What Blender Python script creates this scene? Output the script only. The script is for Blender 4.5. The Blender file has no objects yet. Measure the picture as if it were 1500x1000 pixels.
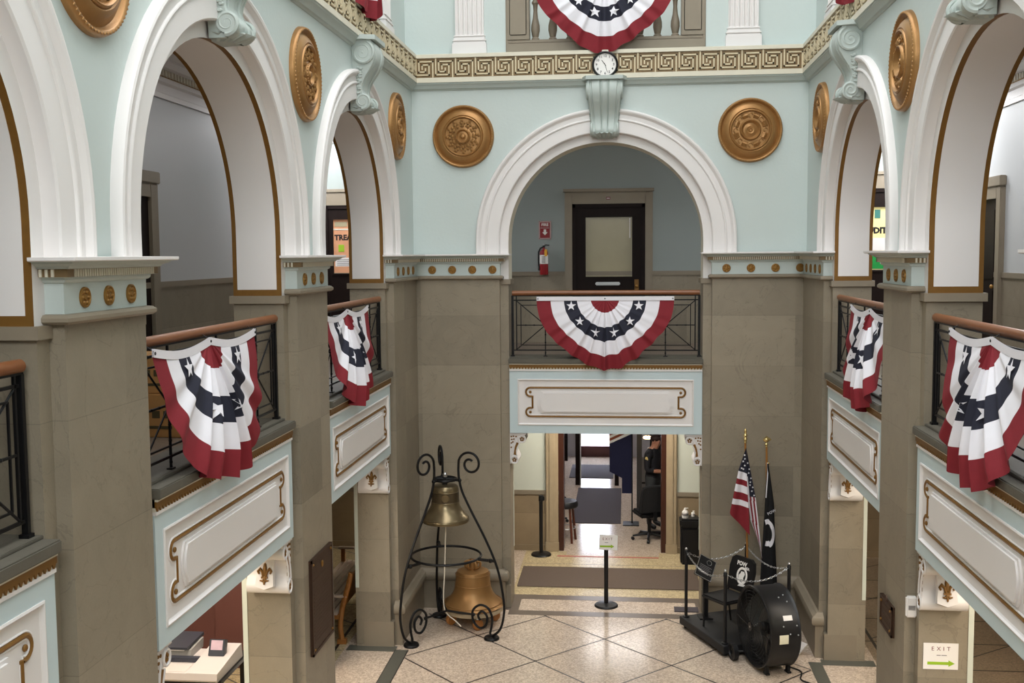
import bpy, bmesh, math, random
from mathutils import Vector, Matrix, Euler
PI = math.pi
R = math.radians
random.seed(7)
SC = bpy.context.scene
COL = SC.collection

# ------------------------------------------------------------------ camera
EYE = 5.09
cam_d = bpy.data.cameras.new('camera')
cam = bpy.data.objects.new('camera', cam_d)
COL.objects.link(cam)
cam_d.sensor_width = 36.0
cam_d.lens = 1572.05 / 1500.0 * 36.0
cam_d.clip_start = 0.05
cam_d.clip_end = 200
_r = Vector((0.99443212, 0.1050704, -0.00805992))
_u = Vector((-0.000548803, 0.0816476600, 0.996661105))
_f = Vector((-0.10537765, 0.9911074, -0.08125072))
cm = Matrix((( _r.x, _u.x, -_f.x, 0), (_r.y, _u.y, -_f.y, 0), (_r.z, _u.z, -_f.z, EYE), (0, 0, 0, 1)))
cam.matrix_world = cm
SC.camera = cam

# ------------------------------------------------------------------ world, lights, exposure
SC.view_settings.view_transform = 'Standard'
SC.view_settings.look = 'None'
SC.view_settings.gamma = 1.0
SC.view_settings.use_curve_mapping = False
SC.view_settings.exposure = 0.0
SC.cycles.use_denoising = True
SC.cycles.max_bounces = 8
SC.cycles.diffuse_bounces = 5
SC.cycles.sample_clamp_indirect = 6.0
w = bpy.data.worlds.new('sky'); SC.world = w; w.use_nodes = True
bg = w.node_tree.nodes['Background']
bg.inputs[0].default_value = (0.93, 0.97, 1.0, 1); bg.inputs[1].default_value = 2.2

def area(name, loc, size, power, color=(1, 1, 1), rot=(0, 0, 0)):
    d = bpy.data.lights.new(name, 'AREA'); d.shape = 'RECTANGLE'
    d.size, d.size_y = size; d.energy = power; d.color = color
    o = bpy.data.objects.new(name, d); o.location = loc; o.rotation_euler = rot
    COL.objects.link(o); return o

area('skylight', (-0.27, 6.8, 14.3), (4.8, 14.5), 1000, (0.99, 0.985, 1.0))
area('front_fill', (-0.27, -2.1, 8.6), (4.6, 5.0), 640, (0.97, 0.98, 1.0), (R(78), 0, 0))  # added fill from the camera end for reveals and back wall; no window there
area('gallery_fill_left', (-4.55, 8.5, 7.3), (0.5, 9.0), 36, (1.0, 0.985, 0.97))  # added fill under the left gallery ceiling, no fitting modelled
area('gallery_fill_right', (4.0, 10.5, 7.3), (0.5, 9.0), 120, (0.98, 0.985, 1.0))  # added fill under the right gallery ceiling, brightens its wall
area('gallery_fill_back', (-0.3, 16.9, 7.3), (3.0, 0.4), 3, (1.0, 0.96, 0.90))  # weak added fill for the back corridor
area('corner_fill_left', (-5.0, 16.8, 7.3), (0.9, 1.6), 110, (0.97, 0.98, 1.0))  # added downward fill that whitens the far left corner; no window
area('corner_fill_right', (4.3, 16.8, 7.3), (0.9, 1.6), 130, (0.97, 0.98, 1.0))  # same added fill for the far right corner
area('hall_lamp_left', (-4.2, 7.0, 3.33), (0.6, 11.0), 290, (1.0, 0.88, 0.74))
area('hall_lamp_right', (3.7, 7.0, 3.33), (0.6, 11.0), 290, (1.0, 0.88, 0.74))
area('vestibule_lamp', (-0.3, 16.9, 3.33), (1.8, 0.6), 110, (1.0, 0.93, 0.82))
area('entry_daylight', (-0.8, 27.6, 1.6), (2.0, 2.2), 1500, (0.76, 0.82, 1.0), (R(-90), 0, 0))
area('entry_fill', (-0.2, 22.5, 3.28), (1.3, 1.3), 45, (1.0, 0.95, 0.92))  # added fill for the passage; its floor reflection stands in for daylight
area('upper_lamp', (-0.3, 17.2, 10.3), (4.0, 1.0), 60, (1.0, 0.99, 0.96))

# ------------------------------------------------------------------ materials
def lin(c):
    c = c / 255.0
    return c / 12.92 if c <= 0.04045 else ((c + 0.055) / 1.055) ** 2.4
def rgb(r, g, b): return (lin(r), lin(g), lin(b), 1.0)
_m = {}
def mat(name, col, rough=0.6, metal=0.0, var=0.06, scale=6.0, bump=0.0, bscale=40.0, emit=None, estr=0.0, spec=0.4, sheen=0.0):
    if name in _m: return _m[name]
    m = bpy.data.materials.new(name); m.use_nodes = True
    nt = m.node_tree; b = nt.nodes['Principled BSDF']
    b.inputs['Roughness'].default_value = rough; b.inputs['Metallic'].default_value = metal
    b.inputs['Specular IOR Level'].default_value = spec
    tc = nt.nodes.new('ShaderNodeTexCoord')
    no = nt.nodes.new('ShaderNodeTexNoise'); no.inputs['Scale'].default_value = scale
    no.inputs['Detail'].default_value = 5
    nt.links.new(tc.outputs['Object'], no.inputs['Vector'])
    mx = nt.nodes.new('ShaderNodeMix'); mx.data_type = 'RGBA'
    c = rgb(*col)
    mx.inputs[6].default_value = tuple(max(0, x * (1 - var)) for x in c[:3]) + (1,)
    mx.inputs[7].default_value = tuple(min(1, x * (1 + var)) for x in c[:3]) + (1,)
    nt.links.new(no.outputs[0], mx.inputs[0]); nt.links.new(mx.outputs[2], b.inputs['Base Color'])
    if bump:
        n2 = nt.nodes.new('ShaderNodeTexNoise'); n2.inputs['Scale'].default_value = bscale
        nt.links.new(tc.outputs['Object'], n2.inputs['Vector'])
        bp = nt.nodes.new('ShaderNodeBump'); bp.inputs['Strength'].default_value = bump; bp.inputs['Distance'].default_value = 0.01
        nt.links.new(n2.outputs[0], bp.inputs['Height']); nt.links.new(bp.outputs[0], b.inputs['Normal'])
    if emit:
        b.inputs['Emission Color'].default_value = rgb(*emit); b.inputs['Emission Strength'].default_value = estr
    _m[name] = m
    return m

def stone_mat(name, col, course=0.62, off=0.0, vein=0.5, rough=0.42, blockvar=0.1):
    """polished sandstone slabs: horizontal courses with a tone of their own, thin joints, faint veins"""
    m = bpy.data.materials.new(name); m.use_nodes = True
    nt = m.node_tree; N = nt.nodes; L = nt.links; b = N['Principled BSDF']
    b.inputs['Roughness'].default_value = rough; b.inputs['Specular IOR Level'].default_value = 0.35
    tc = N.new('ShaderNodeTexCoord'); sp = N.new('ShaderNodeSeparateXYZ'); L.new(tc.outputs['Object'], sp.inputs[0])
    def mth(op, a, bb=None):
        n = N.new('ShaderNodeMath'); n.operation = op
        for i, v in enumerate((a, bb)):
            if v is None: continue
            if isinstance(v, (int, float)): n.inputs[i].default_value = v
            else: L.new(v, n.inputs[i])
        return n.outputs[0]
    zc = mth('DIVIDE', mth('ADD', sp.outputs[2], off), course)
    fl = mth('FLOOR', zc); fr = mth('SUBTRACT', zc, fl)
    yb = mth('FLOOR', mth('DIVIDE', sp.outputs[1], 2.02)); xb = mth('FLOOR', mth('DIVIDE', mth('ADD', sp.outputs[0], 0.29), 1.3))
    cv = N.new('ShaderNodeCombineXYZ'); L.new(fl, cv.inputs[2]); L.new(yb, cv.inputs[1]); L.new(xb, cv.inputs[0])
    wn = N.new('ShaderNodeTexWhiteNoise'); wn.noise_dimensions = '3D'; L.new(cv.outputs[0], wn.inputs['Vector'])
    joint = mth('LESS_THAN', fr, 0.008)
    no = N.new('ShaderNodeTexNoise'); no.inputs['Scale'].default_value = 2.6; no.inputs['Detail'].default_value = 8; no.inputs['Distortion'].default_value = 1.6
    L.new(tc.outputs['Object'], no.inputs['Vector'])
    n2 = N.new('ShaderNodeTexNoise'); n2.inputs['Scale'].default_value = 90; L.new(tc.outputs['Object'], n2.inputs['Vector'])
    n3 = N.new('ShaderNodeTexNoise'); n3.inputs['Scale'].default_value = 1.3; n3.inputs['Detail'].default_value = 6; n3.inputs['Distortion'].default_value = 2.5
    L.new(tc.outputs['Object'], n3.inputs['Vector'])
    v = mth('ABSOLUTE', mth('SUBTRACT', n3.outputs[0], 0.5)); v = mth('LESS_THAN', v, 0.006)
    f = mth('ADD', mth('MULTIPLY', mth('SUBTRACT', wn.outputs[0], 0.5), blockvar * 2),
            mth('ADD', mth('MULTIPLY', mth('SUBTRACT', no.outputs[0], 0.5), 0.28), mth('MULTIPLY', mth('SUBTRACT', n2.outputs[0], 0.5), 0.16)))
    f = mth('ADD', f, 1.0)
    f = mth('MULTIPLY', f, mth('SUBTRACT', 1.0, mth('MULTIPLY', joint, 0.22)))
    f = mth('MULTIPLY', f, mth('SUBTRACT', 1.0, mth('MULTIPLY', v, 0.14 * vein)))
    vm = N.new('ShaderNodeVectorMath'); vm.operation = 'SCALE'; vm.inputs[0].default_value = rgb(*col)[:3]; L.new(f, vm.inputs[3])
    L.new(vm.outputs[0], b.inputs['Base Color'])
    _m[name] = m
    return m

def terrazzo_mat(name, col, rough=0.22):
    m = bpy.data.materials.new(name); m.use_nodes = True
    nt = m.node_tree; N = nt.nodes; L = nt.links; b = N['Principled BSDF']
    b.inputs['Roughness'].default_value = rough; b.inputs['Specular IOR Level'].default_value = 0.32
    tc = N.new('ShaderNodeTexCoord')
    vo = N.new('ShaderNodeTexVoronoi'); vo.inputs['Scale'].default_value = 55; L.new(tc.outputs['Object'], vo.inputs['Vector'])
    no = N.new('ShaderNodeTexNoise'); no.inputs['Scale'].default_value = 1.5; no.inputs['Detail'].default_value = 4; L.new(tc.outputs['Object'], no.inputs['Vector'])
    sp = N.new('ShaderNodeSeparateColor'); L.new(vo.outputs['Color'], sp.inputs[0])
    r = N.new('ShaderNodeMapRange'); r.inputs[3].default_value = 0.72; r.inputs[4].default_value = 1.2; L.new(sp.outputs[0], r.inputs[0])
    r2 = N.new('ShaderNodeMapRange'); r2.inputs[3].default_value = 0.9; r2.inputs[4].default_value = 1.1; L.new(no.outputs[0], r2.inputs[0])
    mm = N.new('ShaderNodeMath'); mm.operation = 'MULTIPLY'; L.new(r.outputs[0], mm.inputs[0]); L.new(r2.outputs[0], mm.inputs[1])
    vm = N.new('ShaderNodeVectorMath'); vm.operation = 'SCALE'; vm.inputs[0].default_value = rgb(*col)[:3]; L.new(mm.outputs[0], vm.inputs[3])
    L.new(vm.outputs[0], b.inputs['Base Color'])
    _m[name] = m
    return m

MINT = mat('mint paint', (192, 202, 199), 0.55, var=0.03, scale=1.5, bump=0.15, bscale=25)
MINT_SHADED = mat('shaded mint paint', (150, 158, 155), 0.6, var=0.03, scale=1.2)  # same mint paint darkened: corridor shade put into the colour
GREYW = mat('pale grey paint', (190, 192, 193), 0.55, var=0.03, scale=1.2)
GREENW = mat('pale green paint', (206, 211, 199), 0.6, var=0.02)
WHITE = mat('white paint', (224, 220, 218), 0.5, var=0.025, scale=2.0)
CREAM = mat('cream paint', (214, 208, 190), 0.5, var=0.04)
BLUE = mat('pale blue paint', (194, 209, 212), 0.5, var=0.02)
MOULD = mat('grey green moulding paint', (176, 185, 180), 0.5, var=0.04)
STONE = stone_mat('taupe sandstone', (139, 129, 112), 0.7, off=-0.02, vein=1.0, blockvar=0.15)
STONEB = stone_mat('brown sandstone', (150, 132, 106), 0.75, off=0.1, vein=0.3)
SILL = mat('grey stone sill', (92, 88, 78), 0.6, var=0.14, scale=8, bump=0.2)
STONEP = mat('plain taupe stone', (136, 125, 108), 0.5, var=0.1, scale=5)
GOLD = mat('gilt paint', (150, 110, 52), 0.42, metal=0.35, var=0.14, scale=18)
GOLDD = mat('dark gilt paint', (122, 86, 36), 0.5, metal=0.2, var=0.15, scale=20)
BRONZE = mat('bronze gilt', (156, 115, 68), 0.38, metal=0.45, var=0.18, scale=9, bump=0.12, bscale=60)
FRET = mat('fret ground', (122, 100, 68), 0.5, metal=0.1, var=0.12, scale=14)
FRETC = mat('fret cream', (206, 192, 160), 0.5, var=0.04)
WOOD = mat('red brown wood', (126, 78, 46), 0.32, var=0.18, scale=14)
WOODD = mat('dark wood', (28, 18, 15), 0.55, var=0.25, scale=9, spec=0.15)
WOODL = mat('light oak', (172, 154, 126), 0.45, var=0.12, scale=9)
WOODB = mat('bench wood', (168, 112, 58), 0.4, var=0.15, scale=16)
IRON = mat('black iron', (18, 18, 20), 0.42, metal=0.3, var=0.2)
BLACK = mat('black plastic', (20, 20, 22), 0.45, var=0.2, scale=12)
BLACKC = mat('black cloth', (17, 17, 19), 0.85, var=0.2)
STEEL = mat('steel', (190, 190, 190), 0.3, metal=0.9)
FRED = mat('red cloth', (126, 30, 40), 0.8, var=0.08, scale=20, bump=0.1, bscale=200)
FWHITE = mat('white cloth', (228, 226, 232), 0.8, var=0.02, scale=20)
FNAVY = mat('navy cloth', (32, 33, 48), 0.8, var=0.12, scale=20)
TERR = terrazzo_mat('terrazzo', (194, 176, 158), 0.16)
TERRY = terrazzo_mat('warm terrazzo', (190, 172, 136), 0.25)
INLAY = mat('dark inlay', (34, 27, 26), 0.4)
INLAYG = mat('green grey marble strip', (84, 84, 76), 0.3, var=0.12, scale=7)
INLAYB = mat('brown marble strip', (104, 92, 82), 0.3, var=0.1, scale=7)
MATB = mat('brown doormat', (94, 80, 70), 0.95, var=0.12, scale=60, bump=0.4, bscale=300)
MATG = mat('charcoal doormat', (74, 68, 72), 0.95, var=0.1, scale=60, bump=0.4, bscale=300)
PAPER = mat('white paper', (236, 232, 228), 0.7, var=0.01)
RED = mat('red enamel', (140, 20, 28), 0.4, var=0.05)
GREEN = mat('lime ink', (150, 186, 40), 0.6)
INK = mat('black ink', (30, 28, 30), 0.7)
GREYINK = mat('grey ink', (120, 116, 116), 0.7)
PINKINK = mat('dark red ink', (120, 60, 66), 0.7)

# ------------------------------------------------------------------ mesh builder
class MB:
    def __init__(s): s.bm = bmesh.new(); s.mats = []
    def mi(s, m):
        if m not in s.mats: s.mats.append(m)
        return s.mats.index(m)
    def face(s, pts, m):
        f = s.bm.faces.new([s.bm.verts.new(p) for p in pts]); f.material_index = s.mi(m); return f
    def box(s, x0, x1, y0, y1, z0, z1, m, bev=0.0, M=None):
        r = bmesh.ops.create_cube(s.bm, size=1.0)
        T = Matrix.Translation(((x0 + x1) / 2, (y0 + y1) / 2, (z0 + z1) / 2)) @ Matrix.Diagonal((abs(x1 - x0), abs(y1 - y0), abs(z1 - z0), 1))
        if M is not None: T = M @ T
        bmesh.ops.transform(s.bm, matrix=T, verts=r['verts'])
        i = s.mi(m); fs = set()
        for v in r['verts']:
            for f in v.link_faces: fs.add(f)
        for f in fs: f.material_index = i
        if bev:
            es = {e for f in fs for e in f.edges}
            q = bmesh.ops.bevel(s.bm, geom=list(es), offset=bev, segments=2, affect='EDGES')
            for f in q['faces']: f.material_index = i
    def prism(s, pts, fn, w0, w1, m, mside=None):
        """polygon pts (a,b) swept from w0 to w1, fn(a,b,w) -> xyz"""
        A = [s.bm.verts.new(fn(a, b, w0)) for a, b in pts]; B = [s.bm.verts.new(fn(a, b, w1)) for a, b in pts]
        i = s.mi(m); j = s.mi(mside or m)
        for ring in (A, B):
            f = s.bm.faces.new(ring); f.material_index = i
        n = len(pts)
        for k in range(n):
            f = s.bm.faces.new((A[k], A[(k + 1) % n], B[(k + 1) % n], B[k])); f.material_index = j
    def lathe(s, prof, m, seg=24, M=None, mats=None, a0=0.0, a1=2 * PI):
        full = abs(a1 - a0 - 2 * PI) < 1e-6
        n = seg if full else seg + 1
        rings = []
        for r, h in prof:
            if r < 1e-6: rings.append([s.bm.verts.new((0, 0, h))])
            else: rings.append([s.bm.verts.new((r * math.cos(a0 + (a1 - a0) * k / seg), r * math.sin(a0 + (a1 - a0) * k / seg), h)) for k in range(n)])
        for j in range(len(rings) - 1):
            a, b = rings[j], rings[j + 1]; i = s.mi(mats[j] if mats else m)
            for k in range(seg):
                k2 = (k + 1) % n if full else k + 1
                if len(a) == 1 and len(b) == 1: continue
                if len(a) == 1: v = (a[0], b[k], b[k2])
                elif len(b) == 1: v = (a[k], a[k2], b[0])
                else: v = (a[k], a[k2], b[k2], b[k])
                f = s.bm.faces.new(v); f.material_index = i
        if M is not None:
            vs = [v for r_ in rings for v in r_]
            bmesh.ops.transform(s.bm, matrix=M, verts=vs)
    def tube(s, pts, r, m, seg=8, closed=False, cap=True, flat=1.0):
        P = [Vector(p) for p in pts]; n = len(P)
        rad = r if isinstance(r, (list, tuple)) else [r] * n
        rings = []; prev = None
        for k in range(n):
            if closed: t = P[(k + 1) % n] - P[k - 1]
            else: t = P[min(k + 1, n - 1)] - P[max(k - 1, 0)]
            if t.length < 1e-9: t = Vector((0, 0, 1))
            t.normalize()
            if prev is None:
                up = Vector((0, 0, 1)) if abs(t.z) < 0.9 else Vector((0, 1, 0))
                a = t.cross(up).normalized()
            else:
                a = (prev - t * prev.dot(t))
                a = a.normalized() if a.length > 1e-6 else t.cross(Vector((0.3, 0.5, 0.8))).normalized()
            b = t.cross(a); prev = a
            rings.append([s.bm.verts.new(P[k] + a * (rad[k] * math.cos(2 * PI * q / seg)) + b * (rad[k] * flat * math.sin(2 * PI * q / seg))) for q in range(seg)])
        i = s.mi(m)
        for k in range(n if closed else n - 1):
            A, B = rings[k], rings[(k + 1) % n]
            for q in range(seg):
                f = s.bm.faces.new((A[q], A[(q + 1) % seg], B[(q + 1) % seg], B[q])); f.material_index = i
        if cap and not closed:
            for rg in (rings[0], rings[-1]):
                f = s.bm.faces.new(rg); f.material_index = i
    def sphere(s, c, r, m, seg=10, sc=(1, 1, 1), M=None):
        q = bmesh.ops.create_uvsphere(s.bm, u_segments=seg, v_segments=max(4, seg // 2 + 1), radius=r)
        T = Matrix.Translation(c) @ (M or Matrix()) @ Matrix.Diagonal((*sc, 1))
        bmesh.ops.transform(s.bm, matrix=T, verts=q['verts'])
        i = s.mi(m)
        for v in q['verts']:
            for f in v.link_faces: f.material_index = i
    def grid(s, fn, nu, nv, mf):
        V = [[s.bm.verts.new(fn(a / nu, b / nv)) for b in range(nv + 1)] for a in range(nu + 1)]
        for a in range(nu):
            for b in range(nv):
                f = s.bm.faces.new((V[a][b], V[a + 1][b], V[a + 1][b + 1], V[a][b + 1]))
                f.material_index = s.mi(mf((a + .5) / nu, (b + .5) / nv) if callable(mf) else mf)
    def sweep(s, path, prof, mats, closed=False):
        """plan polyline path [(x,y)], profile [(offset to the left of travel, z)]"""
        n = len(path); offs = []
        for k in range(n):
            p = Vector(path[k])
            d0 = (p - Vector(path[k - 1])).normalized() if (k > 0 or closed) else None
            d1 = (Vector(path[(k + 1) % n]) - p).normalized() if (k < n - 1 or closed) else None
            if d0 is None: d0 = d1
            if d1 is None: d1 = d0
            n0 = Vector((-d0.y, d0.x)); n1 = Vector((-d1.y, d1.x))
            mm = n0 + n1; mm = mm / max(1e-6, mm.dot(n0)) if mm.length > 1e-6 else n0
            offs.append((p, mm))
        V = [[s.bm.verts.new((p.x + mm.x * o, p.y + mm.y * o, z)) for o, z in prof] for p, mm in offs]
        for k in range(n if closed else n - 1):
            A, B = V[k], V[(k + 1) % n]
            for j in range(len(prof) - 1):
                f = s.bm.faces.new((A[j], B[j], B[j + 1], A[j + 1]))
                f.material_index = s.mi(mats[j] if isinstance(mats, (list, tuple)) else mats)
    def text(s, body, size, m, M, depth=0.0, align='CENTER', bold=0.0, sp=1.0):
        c = bpy.data.curves.new('t', 'FONT'); c.body = body; c.size = size; c.align_x = align; c.align_y = 'CENTER'
        c.extrude = depth; c.offset = bold; c.resolution_u = 2; c.space_character = sp
        o = bpy.data.objects.new('t', c); COL.objects.link(o)
        me = bpy.data.meshes.new_from_object(o.evaluated_get(bpy.context.evaluated_depsgraph_get()))
        n0 = len(s.bm.verts); f0 = len(s.bm.faces)
        s.bm.from_mesh(me); s.bm.verts.ensure_lookup_table(); s.bm.faces.ensure_lookup_table()
        bmesh.ops.transform(s.bm, matrix=M, verts=s.bm.verts[n0:])
        i = s.mi(m)
        for f in s.bm.faces[f0:]: f.material_index = i
        bpy.data.objects.remove(o); bpy.data.curves.remove(c); bpy.data.meshes.remove(me)
    def mesh(s, name, smooth=35, recalc=True):
        if recalc: bmesh.ops.recalc_face_normals(s.bm, faces=s.bm.faces[:])
        me = bpy.data.meshes.new(name); s.bm.to_mesh(me); s.bm.free()
        for m in s.mats: me.materials.append(m)
        if smooth:
            for p in me.polygons: p.use_smooth = True
            try: me.set_sharp_from_angle(angle=R(smooth))
            except Exception: pass
        return me
    def build(s, name, parent=None, smooth=35, recalc=True, label=None):
        o = bpy.data.objects.new(name, s.mesh(name, smooth, recalc)); COL.objects.link(o)
        if parent is not None: o.parent = parent
        if label: o['label'] = label
        return o

def tag(o, label, cat, group=None):
    o['label'] = label; o['category'] = cat
    if group: o['group'] = group
    return o
def thing(name, label, cat, loc=(0, 0, 0), rz=0.0, group=None):
    o = bpy.data.objects.new(name, None); COL.objects.link(o); o.empty_display_size = 0.1
    o.location = loc; o.rotation_euler = (0, 0, rz)
    return tag(o, label, cat, group)
def struct(o): o['kind'] = 'structure'; return o
def copy_tree(root, loc, rz, label):
    def rec(o, par):
        c = o.copy(); COL.objects.link(c)
        if par is not None: c.parent = par
        for ch in o.children: rec(ch, c)
        return c
    kids = list(root.children)
    r = root.copy(); COL.objects.link(r); r.location = loc; r.rotation_euler = (0, 0, rz); r['label'] = label
    for ch in kids: rec(ch, r)
    return r
FRONTX = Matrix.Rotation(PI / 2, 4, 'X')      # text/disc lying in xy -> facing -y

# hall dimensions (metres): the atrium walls stand at XL, XR and YB
XL, XR, YB, CX = -2.95, 2.414, 15.0, -0.29
LX, RX, BY = -5.6, 5.06, 18.1                  # outer walls of the galleries
ARCH = [-0.2, 3.84, 7.8825, 11.955]            # arch centres along the side walls
PIERS = [(1.34, 2.30), (5.38, 6.343), (9.422, 10.41)]
GF = 3.59                                      # gallery floor
def TL(s, d, z): return (XL + d, s, z)
def TR(s, d, z): return (XR - d, s, z)
def TB(s, d, z): return (s, YB - d, z)
SIDES = {'left': (TL, R(90)), 'right': (TR, R(-90)), 'back': (TB, 0.0)}
def at(side, s, d, z): return SIDES[side][0](s, d, z)
# ------------------------------------------------------------------ floors and ceilings
b = MB(); b.box(-9, 9, -3, 30, -0.2, 0.0, TERR); struct(b.build('floor', smooth=0))
# marble strips and black dividing lines let into the terrazzo
b = MB(); e = 0.002
def strip(x0, x1, y0, y1, m, h=e): b.box(x0, x1, y0, y1, -0.01, h, m)
strip(-2.955, -2.80, -1, 13.28, INLAYG); strip(2.26, 2.42, -1, 13.3, INLAYG)
strip(-2.80, -2.787, -1, 13.28, INLAY, 0.0022); strip(-2.965, -2.955, -1, 13.28, INLAY, 0.0022)
for X0, X1 in ((-3.6, -2.955), (2.42, 3.07)):
    strip(X0, X1, 13.21, 13.40, INLAYG)
strip(-1.66, 1.12, 15.46, 15.66, INLAYB); strip(-1.66, 1.12, 14.76, 14.95, INLAYB)
strip(-1.76, -1.53, 14.95, 15.46, INLAYB); strip(1.0, 1.2, 14.95, 15.46, INLAYB)
struct(b.build('trim_1', smooth=0))
b = MB()
x0, x1, y0, y1 = -2.78, 2.25, 0.0, 14.75
def clipline(px, py, dx, dy):
    t0, t1 = -99, 99
    for p, d, lo, hi in ((px, dx, x0, x1), (py, dy, y0, y1)):
        a, c = (lo - p) / d, (hi - p) / d
        if a > c: a, c = c, a
        t0, t1 = max(t0, a), min(t1, c)
    return (t0, t1) if t1 > t0 + 0.01 else None
for sg in (1, -1):
    for k in range(-14, 14):
        px, py = -0.28 + 1.692 * k, 13.89
        r_ = clipline(px, py, 1, sg)
        if r_:
            A = Vector((px + r_[0], py + r_[0] * sg, 0)); B = Vector((px + r_[1], py + r_[1] * sg, 0))
            n = Vector((-sg, 1, 0)).normalized() * 0.0105
            b.face([(A - n) + Vector((0, 0, .0012)), (A + n) + Vector((0, 0, .0012)), (B + n) + Vector((0, 0, .0012)), (B - n) + Vector((0, 0, .0012))], INLAY)
for yy in (16.02, 17.3): b.box(-1.7, 1.2, yy - .006, yy + .006, 0, .0013, INLAY)
for k in range(9):
    yy = 9.6 + k * 0.9; b.box(XR + .7, RX, yy - .012, yy + .012, 0, .0013, INLAY); b.box(LX, XL - .7, yy - .008, yy + .008, 0, .0013, INLAY)
for sx, xx in ((-1, XL - .8), (1, XR + .8)):
    b.box(xx - .02, xx + .02, 4, 18, 0, .0012, INLAY)
for k in range(6):
    yy = 10 + 1.4 * k
    for q, sg in ((XR + .8, 1), (XL - .8, -1)):
        A = Vector((q, yy, .0012)); B = A + Vector((1.75 * sg, 1.3, 0)); n = Vector((-1.3, 1.75 * sg, 0)).normalized() * .01
        b.face([A - n, A + n, B + n, B - n], INLAY)
struct(b.build('trim_2', smooth=0))
b = MB(); PASSF = terrazzo_mat('side passage terrazzo', (138, 120, 100), .3)
b.box(XR + .68, RX, -2.2, 18.0, -.01, .0008, PASSF); b.box(LX, XL - .68, -2.2, 18.0, -.01, .0008, TERRY); struct(b.build('trim_6', smooth=0))
b = MB(); b.box(-1.7, 1.25, 15.67, 18.05, -.01, .001, TERRY); struct(b.build('trim_3', smooth=0))
b = MB(); b.box(-1.0, .56, 17.84, 18.42, -.01, .0016, TERR); struct(b.build('trim_4', smooth=0))

b = MB()
b.box(LX, XL - .2, -2.2, BY, 3.36, GF - .01, WHITE); b.box(XR + .2, RX, -2.2, BY, 3.36, GF - .01, WHITE)
b.box(XL - .2, XR + .2, YB + .2, BY, 3.36, GF - .01, WHITE)
GFL = terrazzo_mat('gallery floor', (104, 92, 80), .35)
b.box(LX, XL - .2, -2.2, BY, GF - .01, GF, GFL); b.box(XR + .2, RX, -2.2, BY, GF - .01, GF, GFL); b.box(XL - .2, XR + .2, YB + .2, BY, GF - .01, GF, GFL)
o = struct(b.build('ceiling_ground', smooth=0)); o.name = 'floor_gallery'
b = MB()
b.box(LX, XL - .5, -2.2, BY, 7.45, 7.6, WHITE); b.box(XR + .5, RX, -2.2, BY, 7.45, 7.6, WHITE)
b.box(XL - .5, XR + .5, YB + .5, BY, 7.45, 7.6, WHITE)
struct(b.build('ceiling_gallery', smooth=0))
b = MB()
b.box(-6, 5.5, -3, 19, 14.5, 14.65, WHITE); struct(b.build('ceiling_hall', smooth=0))
# gallery cornice: white mouldings with a row of gilt dentils
b = MB()
pth = [(LX, -2.2), (LX, BY), (RX, BY), (RX, -2.2)]
pr = [(0.0, 7.0), (.03, 7.0), (.03, 7.06), (.015, 7.07), (.015, 7.17), (.06, 7.19), (.06, 7.24), (.05, 7.25), (.05, 7.33), (.1, 7.36), (.15, 7.42), (.15, 7.45)]
b.sweep([(p[0], p[1]) for p in pth][::-1], pr, [WHITE] * 7 + [GOLD] + [WHITE] * 3)
for sx, sg in ((LX, 1), (RX, -1)):
    for k in range(150):
        y = 4 + k * .09
        b.box(sx + sg * .05, sx + sg * .085, y, y + .045, 7.26, 7.33, CREAM)
struct(b.build('trim_5', smooth=0))

# ------------------------------------------------------------------ outer gallery walls
def wains(b, x0, x1, y0, y1, nx, ny, z0, ztop, ms, mp, zmax, base=None):
    """wall slab: stone wainscot below ztop (a little proud, with a cap) and paint above"""
    b.box(x0, x1, y0, y1, z0, zmax, mp)
    def off(o): return (x0 - o if nx < 0 else x0, x1 + o if nx > 0 else x1, y0 - o if ny < 0 else y0, y1 + o if ny > 0 else y1)
    a = off(.02); b.box(*a, z0, ztop - .07, ms)
    a = off(.035); b.box(*a, ztop - .07, ztop, STONEP)
    if base: a = off(.04); b.box(*a, z0, z0 + base[0], base[1])
b = MB()
wains(b, LX - .2, LX, -2.2, BY, 1, 0, GF, 4.79, STONE, GREYW, 7.5)
wains(b, LX - .2, LX, -2.2, BY, 1, 0, 0, 1.15, STONEB, GREENW, 3.36, (.12, INLAY))
b.box(LX - .2, LX, -2.2, BY + .2, 7.5, 14.6, GREYW)
struct(b.build('wall_outer_left', smooth=0))
b = MB()
wains(b, RX, RX + .2, -2.2, BY, -1, 0, GF, 4.79, STONE, GREYW, 7.5)
wains(b, RX, RX + .2, -2.2, BY, -1, 0, 0, 1.15, STONEB, GREENW, 3.36, (.16, INLAY))
b.box(RX, RX + .2, -2.2, BY + .2, 7.5, 14.6, GREYW)
struct(b.build('wall_outer_right', smooth=0))
b = MB()
# gallery level, back corridor wall
wains(b, LX, RX, BY, BY + .2, 0, -1, GF, 4.79, STONE, MINT_SHADED, 7.5)
# ground level, either side of the doorway
for xa, xb in ((LX, -1.14), (.684, RX)):
    wains(b, xa, xb, BY, BY + .2, 0, -1, 0, 1.05, STONEB, GREENW, 3.36, (.1, STONEB))
b.box(-1.14, .684, BY, BY + .2, 2.75, 3.36, GREENW)
b.box(LX, RX, BY, BY + .2, 7.5, 14.6, MINT)
struct(b.build('wall_outer_back', smooth=0))
b = MB(); b.box(-5.8, 5.3, -2.5, -2.2, 0, 14.6, MINT); struct(b.build('wall_front', smooth=0))

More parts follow.
